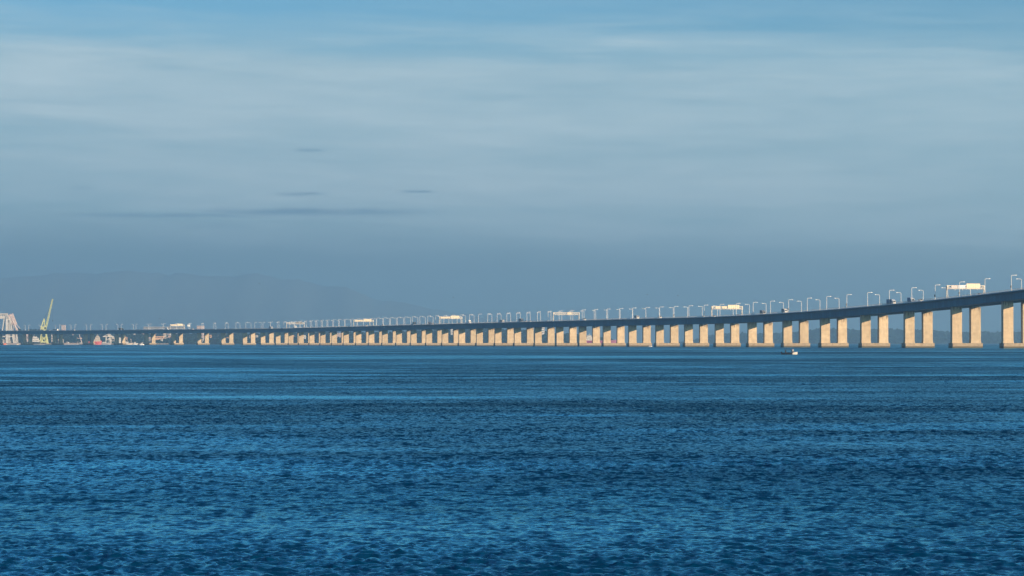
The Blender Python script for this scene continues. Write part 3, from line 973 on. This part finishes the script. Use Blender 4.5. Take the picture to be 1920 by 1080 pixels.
def block(name, x0, x1, ytop, Z, mat, label, cat='building', depth=14.0, floors=0, roof=None, group=None, base=None):
    """plain building with parapet, window bands and roof; stands on the land or quay"""
    if base is None: Z = Z * 1.2
    sc = F / Z; w = (x1 - x0) / sc
    X = ground((x0 + x1) / 2, Z); zb = floor_at(land_b, X, Z + depth / 2) - 1.5 if base is None else base
    H = hgt(ytop, Z) - zb
    root = empty(name, (X, Z, zb)); tag(root, label, cat, group)
    mb = MB(); mb.box(-w / 2, w / 2, 0, depth, 0, H); mb.build('wall', mat, root)
    if roof:
        mb = MB(); mb.add([(-w / 2 - .5, -.5, H + .002), (w / 2 + .5, -.5, H + .002), (w / 2 + .5, depth + .5, H + .002), (-w / 2 - .5, depth + .5, H + .002),
                           (-w / 2 + w * .1, depth / 2, H + min(4.0, w * .2)), (w / 2 - w * .1, depth / 2, H + min(4.0, w * .2))],
                          [(0, 1, 5, 4), (1, 2, 5), (2, 3, 4, 5), (3, 0, 4), (3, 2, 1, 0)])
        mb.build('roof', roof, root)
    else:
        mb = MB(); mb.box(-w / 2 - .25, w / 2 + .25, -.25, depth + .25, H + .002, H + .8); mb.build('parapet', mat, root)
    nf = floors or max(1, int(H / 3.5))
    for k in range(nf):
        z = H * (k + .45) / nf
        mb = MB(); n = max(2, int(w / 3.0))
        for i in range(n):
            a = -w / 2 + w * (i + .22) / n; b = -w / 2 + w * (i + .78) / n
            mb.box(a, b, -.06, .3, z, z + H / nf * .38)
        mb.build('window_row', M['glass'], root)
    return root


# ------------------------------------------------------------------ shipyard quay and buildings on the left
mb = MB(); mb.chamfer_box(ground(-260, 5560), ground(300, 5560), 5540, 5700, -4, 2.2, .3)
tag(mb.build('quay', M['quay']), 'low concrete shipyard quay behind the far left of the bridge', None, None, 'structure')
block('apartment_block', 115, 122, 610, 6600, M['c_pink'], 'faint tall pinkish apartment block rising above the deck right of the yellow crane', floors=9)
block('apartment_tower', 369, 382, 611.5, 5900, M['c_pink'], 'pink tower block rising above the deck right of the leftmost gantry', floors=10)
block('long_slab', 269, 346, 613, 6500, M['c_grey'], 'long grey flat-topped building showing above the deck behind the leftmost gantry', floors=5)
block('orange_hall', 290, 306, 631, 5800, M['c_orange'], 'orange hall under the bridge between two left piers', floors=2)
block('small_house', 279, 284, 632.5, 5800, M['c_pink'], 'small pinkish house left of the orange hall', floors=1, roof=M['tile'])
block('square_house', 306, 310.5, 626, 6000, M['c_cream'], 'cream square house above the orange hall', floors=2)
block('shed', 44, 58, 627, 5750, M['c_pink'], 'pale pink roofed shed above the white ship', floors=1)
block('cream_block', 96.5, 101.5, 626, 5650, M['c_cream'], 'narrow cream block seen between the twin columns right of the yellow crane', floors=4)
block('harbour_house', 109, 117, 636, 5600, M['c_cream'], 'cream harbour house with reddish roof right of the twin columns', floors=1, roof=M['tile'], base=2.0)
block('white_block', 567, 573, 629, 6000, M['c_white'], 'white block behind the viaduct below the sixth gantry', floors=3)
block('pale_block', 632, 639, 625, 6100, M['c_pink'], 'pale pinkish block behind the viaduct between the fifth and sixth gantries', floors=3)
block('white_tower', 845, 848.5, 615.5, 6200, M['c_white'], 'slim white tower glimpsed under the deck below the fourth gantry', floors=6)
block('pale_hall', 1016, 1021, 614, 6300, M['c_white'], 'pale block glimpsed under the deck left of the third gantry', floors=4)
hs = random.Random(12)
HC_ = {'white': 'c_white', 'cream': 'c_cream', 'pinkish': 'c_pink', 'orange': 'c_orange'}
spots = []
for i in range(26):
    x = hs.choice([hs.uniform(118, 150), hs.uniform(236, 268), hs.uniform(300, 330), hs.uniform(350, 520), hs.uniform(480, 700)])
    spots.append((x, hs.uniform(6900, 7700), hs.uniform(2.5, 5), hs.uniform(5, 8), hs.choice(['white', 'cream', 'cream', 'pinkish', 'orange'])))
spots.sort(); cnts = {}
for (x, Z, w, hh, cn) in spots:
    cnts[cn] = cnts.get(cn, 0) + 1
    zb = floor_at(land_b, ground(x, Z), Z + 4)
    yt = YH - (zb + hh - HC) * F / Z
    block('hillside_house', x - w / 2, x + w / 2, yt, Z, M[HC_[cn]],
          'small %s house on the wooded far slope, %s of the %s ones from the left' % (cn, ordinal(cnts[cn]), cn), 'house', 9, 1, M['tile'], 'houses on the wooded slope', zb - 1.0)


# ------------------------------------------------------------------ ships and boats
def hull_loft(L, B, D, bow=1, flare=.25, draft=1.5):
    """hull along x, bow at +x if bow = 1"""
    rings = []
    for t in np.linspace(0, 1, 13):
        u = t
        wid = B / 2 * (min(1.0, .78 + u * 2.2) if u < .1 else (1.0 if u < .62 else max(.03, 1 - ((u - .62) / .38) ** 1.9)))
        sheer = D * (1 + .30 * max(0, (u - .55) / .45) ** 2 + .06 * max(0, (.15 - u) / .15))
        rake = .06 * L * max(0, (u - .7) / .3)
        x = (-L / 2 + L * u * .95) * bow
        xr = x + rake * bow
        k = 1 - flare * (.3 + .7 * u)
        rings.append([(x, -wid * k, -draft), (xr, -wid, sheer), (xr, wid, sheer), (x, wid * k, -draft)])
    mb = MB(); mb.loft(rings); return mb


def ship(name, x0, x1, Z, hull_top, hullmat, label, sup=None, cat='ship', bow=1, rz=0.0, masts=(), B=None, supmat='c_white'):
    """sup: list of tiers (t0, t1, row of top) along the ship, from low to high"""
    sc = F / Z; L = (x1 - x0) / sc
    root = place(name, (x0 + x1) / 2, Z, 0, rz); tag(root, label, cat)
    D = hgt(hull_top, Z); B = B or max(3.0, L * .16)
    h = hull_loft(L, B, D, bow, .2, 1.2).build('hull', hullmat, root)
    mb = MB(); mb.box(-L * .46, L * .40, -B * .42, B * .42, D + .02, D + .35); mb.build('deck', M['hullgrey'], root)
    z = D + .352
    for (t0, t1, yt) in (sup or []):
        zt = hgt(yt, Z)
        a, b = -L / 2 + L * t0, -L / 2 + L * t1
        mb = MB(); mb.frustum(a, b, -B * .36, B * .36, z, a + (b - a) * .04, b - (b - a) * .06, -B * .33, B * .33, zt)
        sp = mb.build('superstructure', M[supmat], root)
        mb = MB(); mb.box(a + (b - a) * .1, b - (b - a) * .1, -B * .36 - .05, -B * .3, z + (zt - z) * .52, z + (zt - z) * .74); mb.build('window_row', M['glass'], sp)
        z = zt + .002
    for (t, yt) in masts:
        mb = MB(); x = -L / 2 + L * t; zt = hgt(yt, Z)
        mb.bar((x, 0, D), (x, 0, zt), .3, None, .15, 6); mb.bar((x - 1.2, 0, zt * .85), (x + 1.2, 0, zt * .85), .12)
        mb.build('mast', M['galv'], root)
    return root


ship('white_ship', 52, 76, 5250, 641, M['hulldark'], 'cream-white ship with stepped superstructure and dark hull left of the yellow crane',
     [(.08, .95, 637.5), (.22, .88, 633.5), (.42, .74, 631)], masts=((.5, 627.5),))
ship('low_barge', 57, 84, 5130, 646, M['hullgrey'], 'low grey-pink barge in front of the white ship', [], 'barge', B=7)
ship('red_boat', -8, 12, 5080, 644, M['hullorange'], 'red-orange boat at the far left edge below the pale crane', [(.35, .8, 640)], 'boat', masts=((.5, 633),), supmat='cranep')
ship('red_ship', 166, 191, 5300, 640.3, M['hullred'], 'red-hulled ship with cream superstructure between the left piers',
     [(.36, .9, 636), (.50, .86, 632), (.58, .78, 629.5)], masts=((.68, 625),), supmat='c_cream')
ship('grey_ship', 189, 209, 5350, 643, M['hullgrey'], 'low grey ship below the white harbour cranes', [(.15, .5, 641)], masts=((.7, 634),))
ship('white_ferry', 221, 227, 5400, 642, M['c_white'], 'white ferry with stacked decks seen between twin columns', [(.0, 1., 639), (.0, 1., 636), (.05, .95, 633)], 'ferry', B=8)
ship('cream_launch', 233, 249, 5350, 643.5, M['c_cream'], 'cream launch moored left of the shadowed pier', [(.1, .5, 640.3)], 'boat')
ship('white_cruiser', 250, 258, 5320, 644, M['c_white'], 'small white cabin cruiser beside the cream launch', [(.15, .65, 641.3)], 'boat')
ship('white_motorboat', 262, 270.5, 4520, 645.6, M['white'], 'white motorboat on the water in front of the left piers', [(.25, .6, 643)], 'boat', masts=((.7, 641.5),))
ship('maroon_ship', 1096, 1160, 5350, 638.6, M['hullpurple'], 'maroon-hulled ship with white superstructure behind the middle piers',
     [(.05, .26, 634), (.06, .24, 631), (.08, .2, 628.5)], masts=((.14, 624),), bow=1)
ship('skiff', 1216, 1223, 2450, 648.8, M['silver'], 'small pale skiff beside a pile cap right of the third gantry', [], 'boat', B=2.2)

# work barge with rails
Zb = 5150; wb = place('work_barge', 131, Zb); tag(wb, 'long pale work barge with railings and a small white cabin', 'barge')
mb = MB(); L = 32 / (F / Zb); mb.chamfer_box(-L / 2, L / 2, -5, 5, -1.2, 1.5, .2); mb.build('hull', M['hullgrey'], wb)
mb = MB()
for i in range(17):
    x = -L / 2 + .4 + (L - .8) * i / 16; mb.bar((x, -4.8, 1.502), (x, -4.8, 3.2), .1)
for z in (2.2, 2.8, 3.2): mb.bar((-L / 2 + .4, -4.8, z), (L / 2 - .4, -4.8, z), .1)
mb.build('railing', M['c_pink'], wb)
mb = MB(); mb.chamfer_box(-L * .2, -L * .05, -2, 2, 1.502, 5.0, .3); cb = mb.build('cabin', M['c_white'], wb)
mb = MB(); mb.box(-L * .18, -L * .07, -2.06, -1.9, 3.0, 4.2); mb.build('window', M['glass'], cb)
for x in (-L / 2 + 1, L / 2 - 1):
    mb = MB(); mb.bar((x, 0, 1.5), (x, 0, 5.5), .4, None, .4, 6); mb.build('mooring_post', M['c_pink'], wb)
# mooring dolphins
for (x, w, yt, n) in ((12.5, 2.2, 645, 'first'), (33, 4, 644.5, 'second'), (49, 3.5, 646.2, 'third')):
    Zd = 5000 if x > 20 else 5050
    d = place('mooring_dolphin', x, Zd); tag(d, 'pale concrete mooring dolphin in the water, %s from the left edge' % n, 'dolphin', 'mooring dolphins on the left')
    ww = w / (F / Zd) / 2
    mb = MB(); mb.chamfer_box(-ww, ww, -ww, ww, -2, hgt(yt, Zd), .3); mb.build('block', M['c_cream'], d)
    mb = MB(); mb.bar((0, 0, hgt(yt, Zd)), (0, 0, hgt(yt, Zd) + .9), .4, None, .55, 8); mb.build('bollard', M['dark'], d)


# ------------------------------------------------------------------ cranes
def lattice(mb, p, q, w0, w1, n, r):
    p, q = Vector(p), Vector(q); d = (q - p).normalized()
    a = d.cross(Vector((0, 1, 0))).normalized(); b = Vector((0, 1, 0))
    cor = lambda t, i, j: p + (q - p) * t + a * (i * (w0 + (w1 - w0) * t)) + b * (j * (w0 + (w1 - w0) * t))
    cs = [(-1, -1), (1, -1), (1, 1), (-1, 1)]
    for (i, j) in cs: mb.bar(cor(0, i, j), cor(1, i, j), r)
    for k in range(n):
        t0, t1 = k / n, (k + 1) / n
        for c in range(4):
            i, j = cs[c]; i2, j2 = cs[(c + 1) % 4]
            mb.bar(cor(t0, i, j), cor(t1, i2, j2), r * .6) if k % 2 else mb.bar(cor(t0, i2, j2), cor(t1, i, j), r * .6)
            mb.bar(cor(t1, i, j), cor(t1, i2, j2), r * .6)


Zk = 5545; cr = place('harbour_crane', 82.5, Zk + 10, 2.2); tag(cr, 'yellow-green luffing harbour crane with raised lattice boom above the bridge', 'crane')
sc_ = F / Zk
cx = lambda x: (x - 82.5) / sc_
cz = lambda y: hgt(y, Zk) - 2.2
for sx in (75.5, 89.5):
    for sy in (-6, 6):
        mb = MB(); mb.bar((cx(sx), sy, 0), (cx(82.5 + (sx - 82.5) * .55), sy * .6, cz(624)), .95, None, .75)
        mb.build('leg', M['craney'], cr)
mb = MB()
for sy in (-6, 6):
    mb.bar((cx(75.5), sy, 3), (cx(89.5), sy, 3), 1.2); mb.bar((cx(76.5), sy * .9, cz(634)), (cx(88.5), sy * .9, cz(634)), .6)
    mb.bar((cx(76), sy, 3), (cx(87.5), sy * .8, cz(630)), .35); mb.bar((cx(89), sy, 3), (cx(77.5), sy * .8, cz(630)), .35)
mb.box(cx(76), cx(81), -4, 4, 2, 9); mb.box(cx(84), cx(90), -4, 4, 2, 7.5)
mb.build('portal', M['craney'], cr)
mb = MB(); mb.bar((0, 0, cz(626)), (0, 0, cz(617)), 3.0, None, 2.6, 12); mb.build('slewing_ring', M['craney'], cr)
mb = MB(); mb.chamfer_box(cx(77), cx(87), -4.5, 4.5, cz(618), cz(612), .4); mh = mb.build('machinery_house', M['craney'], cr)
mb = MB(); mb.box(cx(84), cx(87.2), -4.9, -2, cz(617), cz(613.5)); mb.build('cab', M['glass'], mh)
mb = MB()
for sy in (-3, 3):
    mb.bar((cx(78), sy, cz(612)), (cx(82.5), sy * .3, cz(598)), .55); mb.bar((cx(85), sy, cz(612)), (cx(82.8), sy * .3, cz(598)), .65)
    for y in (609, 606, 603): mb.bar((cx(79.2), sy * .8, cz(y)), (cx(84.5), sy * .8, cz(y)), .3)
mb.bar((cx(82.6), -1.2, cz(598)), (cx(82.6), 1.2, cz(598)), .8)
mb.build('mast_frame', M['craney'], cr)
mb = MB(); lattice(mb, (cx(86.5), 0, cz(613.5)), (cx(98.6), 0, cz(560.5)), 1.15, .75, 16, .34); mb.build('boom', M['craney'], cr)
mb = MB()
for sy in (-.6, .6): mb.bar((cx(82.6), sy, cz(598)), (cx(96), sy, cz(572)), .1)
mb.bar((cx(99), 0, cz(561)), (cx(99), 0, cz(600)), .07); mb.box(cx(98.6), cx(99.4), -.4, .4, cz(603), cz(600))
mb.build('cable', M['dark'], cr)

# pale heavy-lift crane cut off by the left edge
Zs = 5230; sh = place('heavy_lift_crane', 8, Zs); tag(sh, 'pale pinkish heavy-lift crane frame cut off by the left edge', 'crane')
k_ = F / Zs
hx = lambda x: (x - 8) / k_
hz = lambda y: hgt(y, Zs)
mb = MB(); mb.chamfer_box(hx(-45), hx(36), -14, 14, -2, 3.2, .4); mb.build('pontoon', M['hullgrey'], sh)
mb = MB(); mb.box(hx(-45), hx(11), -3, 3, hz(597.5), hz(592.6))
mb.build('main_girder', M['cranew'], sh)
mb = MB()
for sy in (-3, 3):
    mb.bar((hx(-45), sy, hz(588.3)), (hx(14), sy, hz(588.3)), .55)
    for i in range(14):
        x = -44 + i * 4.2; mb.bar((hx(x), sy, hz(592.6)), (hx(x), sy, hz(588.3)), .4); mb.bar((hx(x), sy, hz(592.6)), (hx(x + 4.2), sy, hz(588.3)), .3)
    mb.bar((hx(13), sy, hz(587.5)), (hx(18), sy, hz(599)), .6); mb.bar((hx(11), sy, hz(599)), (hx(20), sy, hz(599)), .8)
mb.box(hx(-20), hx(10), -2.0, 2.0, hz(591.5), hz(589.6))
mb.build('top_truss', M['cranew'], sh)
mb = MB(); mb.box(hx(11), hx(17), -4, 4, hz(598), hz(593)); mb.box(hx(12), hx(15), -3, 3, hz(593), hz(588)); mb.build('winch_house', M['c_grey'], sh)
for (xa, ya, xb, yb, w, mt) in ((8.5, 598, 2.2, 646, .8, 'cranew'), (13.5, 598, 14.5, 646, 1.7, 'cranew'), (17.8, 598, 19, 646, .5, 'cranew'),
                                (20, 600, 27.5, 646, 1.0, 'cranew'), (30.8, 622, 32.5, 646, .6, 'cranew')):
    for sy in (-7, 7):
        mb = MB(); mb.bar((hx(xa), sy * .5, hz(ya)), (hx(xb), sy, 3.2), w, None, w * 1.15); mb.build('leg', M[mt], sh)
mb = MB()
for sy in (-6, 6):
    mb.bar((hx(1.5), sy, hz(631)), (hx(22), sy, hz(631)), .9); mb.bar((hx(3), sy, hz(633)), (hx(13), sy, hz(645)), .4); mb.bar((hx(16), sy, hz(633)), (hx(8), sy, hz(645)), .4)
    mb.bar((hx(-4), sy, hz(645)), (hx(4), sy, hz(629)), .5); mb.bar((hx(10), sy * .7, hz(606)), (hx(22), sy * .7, hz(606)), .4)
mb.build('brace', M['cranew'], sh)
mb = MB(); lattice(mb, (hx(17), 0, hz(590)), (hx(33), 0, hz(622)), 1.7, 1.3, 9, .45); mb.build('jib', M['cranep'], sh)
mb = MB(); lattice(mb, (hx(21.5), 4, hz(588)), (hx(30), 4, hz(608)), 1.3, 1.0, 6, .4); mb.bar((hx(30), 4, hz(608)), (hx(37), 4, hz(616)), .45); mb.build('fly_jib', M['cranep'], sh)
mb = MB(); mb.bar((hx(16), 1, hz(592)), (hx(31), 2, hz(640)), .35); mb.bar((hx(21), -2, hz(594)), (hx(32), -3, hz(623)), .3); mb.build('stay', M['hullgrey'], sh)

# slim leaning derrick and two small quay cranes
Zd = 5560; dr = place('derrick', 152, Zd, 2.2); tag(dr, 'slim pale derrick leaning left under the deck', 'crane')
mb = MB(); e_ = F / Zd
mb.bar((2.0 / e_, 0, 0), (-3.6 / e_, 0, hgt(627, Zd) - 2.2), .8, None, .45, 6); mb.build('boom', M['cranep'], dr)
mb = MB(); mb.bar((-8 / e_, 0, hgt(634, Zd) - 2.2), (1.5 / e_, 0, hgt(634.4, Zd) - 2.2), .35); mb.box(-1.2, 1.6, -1, 1, hgt(635.5, Zd) - 2.2, hgt(633.4, Zd) - 2.2); mb.build('crosshead', M['cranep'], dr)
mb = MB(); mb.box(-2.5, 2.5, -2.5, 2.5, 0, 2.5); mb.build('base', M['c_grey'], dr)
for (xc, yt, lab) in ((203, 626, 'white quay crane with long horizontal jib above the grey ship'), (212, 632, 'smaller white quay crane right of the grey ship')):
    Zq = 5570; e_ = F / Zq; qc = place('quay_crane', xc, Zq, 2.2); tag(qc, lab, 'crane', 'quay cranes')
    H = hgt(yt, Zq) - 2.2
    for sx in (-4, 4):
        for sy in (-4, 4):
            mb = MB(); mb.bar((sx, sy, 0), (sx * .9, sy, H * .68), .45); mb.build('leg', M['c_white'], qc)
    mb = MB(); mb.box(-10, 10, -1.2, 1.2, H * .68, H * .76); mb.bar((-10, 0, H * .72), (2, 0, H), .4); mb.bar((2, 0, H), (8, 0, H * .74), .4); mb.build('jib', M['c_white'], qc)
    mb = MB(); mb.chamfer_box(-1, 4, -2.5, 2.5, H * .762, H * .9, .2); mb.build('machinery_house', M['c_cream'], qc)
    mb = MB(); mb.bar((-4, -4, H * .4), (4, -4, H * .4), .35); mb.bar((-4, 4, H * .4), (4, 4, H * .4), .35); mb.build('cross_beam', M['c_white'], qc)


# ------------------------------------------------------------------ people and the fishing boat
def person(name, joints, bones, radii, mats, label, loc, rz, head_from):
    me = bpy.data.meshes.new(name); names = list(joints)
    idx = {n: i for i, n in enumerate(names)}
    me.from_pydata([joints[n] for n in names], [(idx[a], idx[b]) for a, b in bones], [])
    o = bpy.data.objects.new(name, me); COL.objects.link(o)
    md = o.modifiers.new('skin', 'SKIN'); md.use_smooth_shade = True
    for i, n in enumerate(names):
        r = radii.get(n, .03); r = r if isinstance(r, tuple) else (r, r)
        me.skin_vertices[0].data[i].radius = r
        me.skin_vertices[0].data[i].use_root = (n == 'pelvis')
    sb_ = o.modifiers.new('sub', 'SUBSURF'); sb_.levels = 2; sb_.render_levels = 2
    dg = bpy.context.evaluated_depsgraph_get()
    nm = bpy.data.meshes.new_from_object(o.evaluated_get(dg))
    o.modifiers.clear(); o.data = nm
    nm.materials.clear()
    for m in mats: nm.materials.append(m)
    for p in nm.polygons:
        p.use_smooth = True
        p.material_index = head_from(p.center)
    o.location = loc; o.rotation_euler = (0, 0, rz)
    tag(o, label, 'person')
    return o


def sit_joints(lean=.12, reach=.35):
    """a seated figure facing +x, hips at z = .42 above the boards"""
    J = {'pelvis': (0, 0, .46), 'belly': (.03, 0, .62), 'chest': (lean * .8, 0, .84), 'neck': (lean, 0, 1.02), 'skull': (lean + .02, 0, 1.14), 'crown': (lean + .01, 0, 1.26)}
    B = [('pelvis', 'belly'), ('belly', 'chest'), ('chest', 'neck'), ('neck', 'skull'), ('skull', 'crown')]
    R = {'pelvis': (.15, .12), 'belly': (.15, .115), 'chest': (.17, .12), 'neck': .058, 'skull': (.085, .1), 'crown': (.06, .07)}
    J['nose'] = (lean + .12, 0, 1.13); B.append(('skull', 'nose')); R['nose'] = .018
    for sgn, n in ((1, 'l'), (-1, 'r')):
        J[n + 'sh'] = (lean * .8, sgn * .19, .93); J[n + 'el'] = (.12, sgn * .27, .66); J[n + 'wr'] = (reach, sgn * .17, .62); J[n + 'pm'] = (reach + .08, sgn * .15, .60)
        B += [('chest', n + 'sh'), (n + 'sh', n + 'el'), (n + 'el', n + 'wr'), (n + 'wr', n + 'pm')]
        R.update({n + 'sh': .065, n + 'el': .048, n + 'wr': .032, n + 'pm': .036})
        for f in range(4):
            dy = (f - 1.5) * .022; ln = (.07, .085, .08, .06)[f]
            J[n + 'f%d' % f] = (reach + .13, sgn * .15 + dy, .585); J[n + 'g%d' % f] = (reach + .13 + ln * .6, sgn * .15 + dy, .555)
            B += [(n + 'pm', n + 'f%d' % f), (n + 'f%d' % f, n + 'g%d' % f)]; R.update({n + 'f%d' % f: .010, n + 'g%d' % f: .008})
        J[n + 'th'] = (reach + .06, sgn * .09, .57); B.append((n + 'pm', n + 'th')); R[n + 'th'] = .011
        J[n + 'hip'] = (.04, sgn * .10, .44); J[n + 'kn'] = (.46, sgn * .13, .47); J[n + 'an'] = (.48, sgn * .12, .08); J[n + 'toe'] = (.66, sgn * .13, .04)
        B += [('pelvis', n + 'hip'), (n + 'hip', n + 'kn'), (n + 'kn', n + 'an'), (n + 'an', n + 'toe')]
        R.update({n + 'hip': .10, n + 'kn': .07, n + 'an': .045, n + 'toe': .04})
    return J, B, R


M['skin'] = plain('skin', (0.36, 0.21, 0.14), 0.6, 0, .05)
M['shirt'] = plain('pale_shirt', (0.78, 0.76, 0.70), 0.8, 0, .08, 6)
M['trousers'] = plain('dark_trousers', (0.03, 0.035, 0.05), 0.8)
M['coat'] = plain('dark_coat', (0.02, 0.025, 0.035), 0.8)
M['boatdark'] = plain('boat_dark_paint', (0.018, 0.03, 0.05), 0.45)
M['boatwhite'] = plain('boat_white_paint', (0.50, 0.48, 0.45), 0.4)

ZB = 835.0; bx_ = 1480.5
boat = place('fishing_boat', bx_, ZB, 0.0, rad(-10)); tag(boat, 'small dark fishing boat with white bow and flat awning before the bridge', 'boat')
Lb = 4.5


def bsec(u):
    w = .82 * (1.0 if u < .55 else max(.03, 1 - ((u - .55) / .45) ** 2.1)) * (.86 + .14 * min(1, u / .2))
    z = .40 + .03 * (1 - u) + .34 * max(0, (u - .35) / .65) ** 1.7
    x = -Lb / 2 + Lb * u
    return [(x - .42 * max(0, (u - .6) / .4), 0, -.28), (x - .22 * max(0, (u - .6) / .4), -w * .72, -.1), (x, -w, z), (x, -w + .07, z + .03), (x - .03, -w * .62, .05), (x - .03, 0, .0), (x - .03, w * .62, .05), (x, w - .07, z + .03), (x, w, z), (x - .22 * max(0, (u - .6) / .4), w * .72, -.1)]


mb = MB(); mb.loft([bsec(u) for u in np.linspace(0, .70, 10)]); mb.build('hull', M['boatdark'], boat)
mb = MB(); mb.loft([bsec(u) for u in np.linspace(.701, 1.0, 10)]); bw = mb.build('bow', M['boatwhite'], boat)
mb = MB()
for u0, u1 in ((.80, .86), (.86, .93), (.93, .985)):
    a, b = bsec(u0), bsec(u1); mb.add([a[3], a[7], b[7], b[3]], [(0, 1, 2, 3)])
mb.build('foredeck', M['boatwhite'], bw)
mb = MB(); mb.box(-1.5, .70, -.80, .80, 1.26, 1.44); mb.build('awning', M['navy'], boat)
for x in (-1.2, .6):
    for y in (-.68, .68):
        mb = MB(); mb.bar((x, y, .38), (x, y, 1.27), .05); mb.build('awning_post', M['dark'], boat)
for x in (-1.15, -.2, .72):
    mb = MB(); mb.box(x - .14, x + .14, -.7, .7, .28, .33); mb.build('thwart', M['boatdark'], boat)
mb = MB(); mb.chamfer_box(-.75, .1, -.35, .35, .04, .55, .05); mb.build('engine_box', M['boatdark'], boat)
mb = MB(); mb.bar((-Lb / 2 - .05, 0, .65), (-Lb / 2 - .2, 0, -.3), .07); mb.box(-Lb / 2 - .3, -Lb / 2 + .1, -.14, .14, .45, .8); mb.build('outboard_motor', M['black'], boat)
boat_m = Matrix.Translation(boat.location) @ Matrix.Rotation(rad(-10), 4, 'Z')
J, Bn, Rr = sit_joints(.16, .36)
person('person', J, Bn, Rr, [M['shirt'], M['trousers'], M['skin']], 'person in a pale top sitting in the bow of the small boat',
       boat_m @ Vector((.80, 0, .36)), rad(-10), lambda c: 2 if (c.z > 1.05 and c.x > .2) or (c.x > .30 and c.z > .54) else (0 if c.z > .56 or c.z > 1.0 else 1))
J, Bn, Rr = sit_joints(.05, .30)
person('person', J, Bn, Rr, [M['coat'], M['trousers'], M['skin']], 'person in dark clothes sitting under the awning of the small boat',
       boat_m @ Vector((-1.15, 0, -.05)), rad(-10), lambda c: 2 if (1.06 < c.z < 1.16 and c.x > .09) or (c.x > .30 and c.z > .54) else (0 if c.z > .56 else 1))

# ------------------------------------------------------------------ birds
for (x, y, Z, a, lab) in ((299.5, 597.5, 1500, .3, 'tiny dark bird in the sky above the leftmost gantry'), (850, 558, 1500, -.2, 'tiny dark bird above the fourth gantry'),
                          (1213.5, 552.5, 1300, .1, 'tiny dark bird above the bridge right of the third gantry'), (1271, 554.5, 1500, .4, 'tiny dark bird left of the second gantry, high above'),
                          (1913, 527, 1400, -.3, 'tiny dark bird beside the rightmost lamp'), (486, 532, 1500, .2, 'tiny dark bird over the left part of the bridge')):
    b = empty('bird', (ground(x, Z), Z, hgt(y, Z)), a); tag(b, lab, 'bird', 'birds in the sky')
    mb = MB(); mb.loft([[(-.28, -.01, 0), (-.28, .01, 0), (-.28, 0, .02)], [(-.1, -.07, -.03), (-.1, .07, -.03), (-.1, 0, .08)], [(.15, -.06, -.02), (.15, .06, -.02), (.15, 0, .08)], [(.32, -.01, .03), (.32, .01, .03), (.32, 0, .05)]])
    mb.build('body', M['dark'], b)
    for sgn in (-1, 1):
        mb = MB(); mb.loft([[(-.1, sgn * .04, .03), (.14, sgn * .04, .03), (.14, sgn * .04, .06), (-.1, sgn * .04, .06)], [(-.06, sgn * .32, .16), (.14, sgn * .32, .16), (.14, sgn * .32, .18), (-.06, sgn * .32, .18)],
                            [(-.12, sgn * .7, .10), (-.06, sgn * .7, .10), (-.06, sgn * .7, .115), (-.12, sgn * .7, .115)]])
        mb.build('wing', M['dark'], b)

# ------------------------------------------------------------------ air
mb = MB(); mb.box(-34000, 34000, -34000, 34000, -6.0, 725.0)
hz_m = bpy.data.materials.new('haze_air'); hz_m.use_nodes = True
ht = hz_m.node_tree; ht.nodes.clear(); hg = G(ht)
pv = hg.n('ShaderNodeVolumePrincipled'); ho = hg.n('ShaderNodeOutputMaterial')
pv.inputs['Color'].default_value = (0.505, 0.815, 1.0, 1)
pv.inputs['Density'].default_value = 0.88e-4
pv.inputs['Anisotropy'].default_value = 0.5
ht.links.new(pv.outputs[0], ho.inputs['Volume'])
tag(mb.build('haze', hz_m), 'pale blue haze over the bay', None, None, 'stuff')
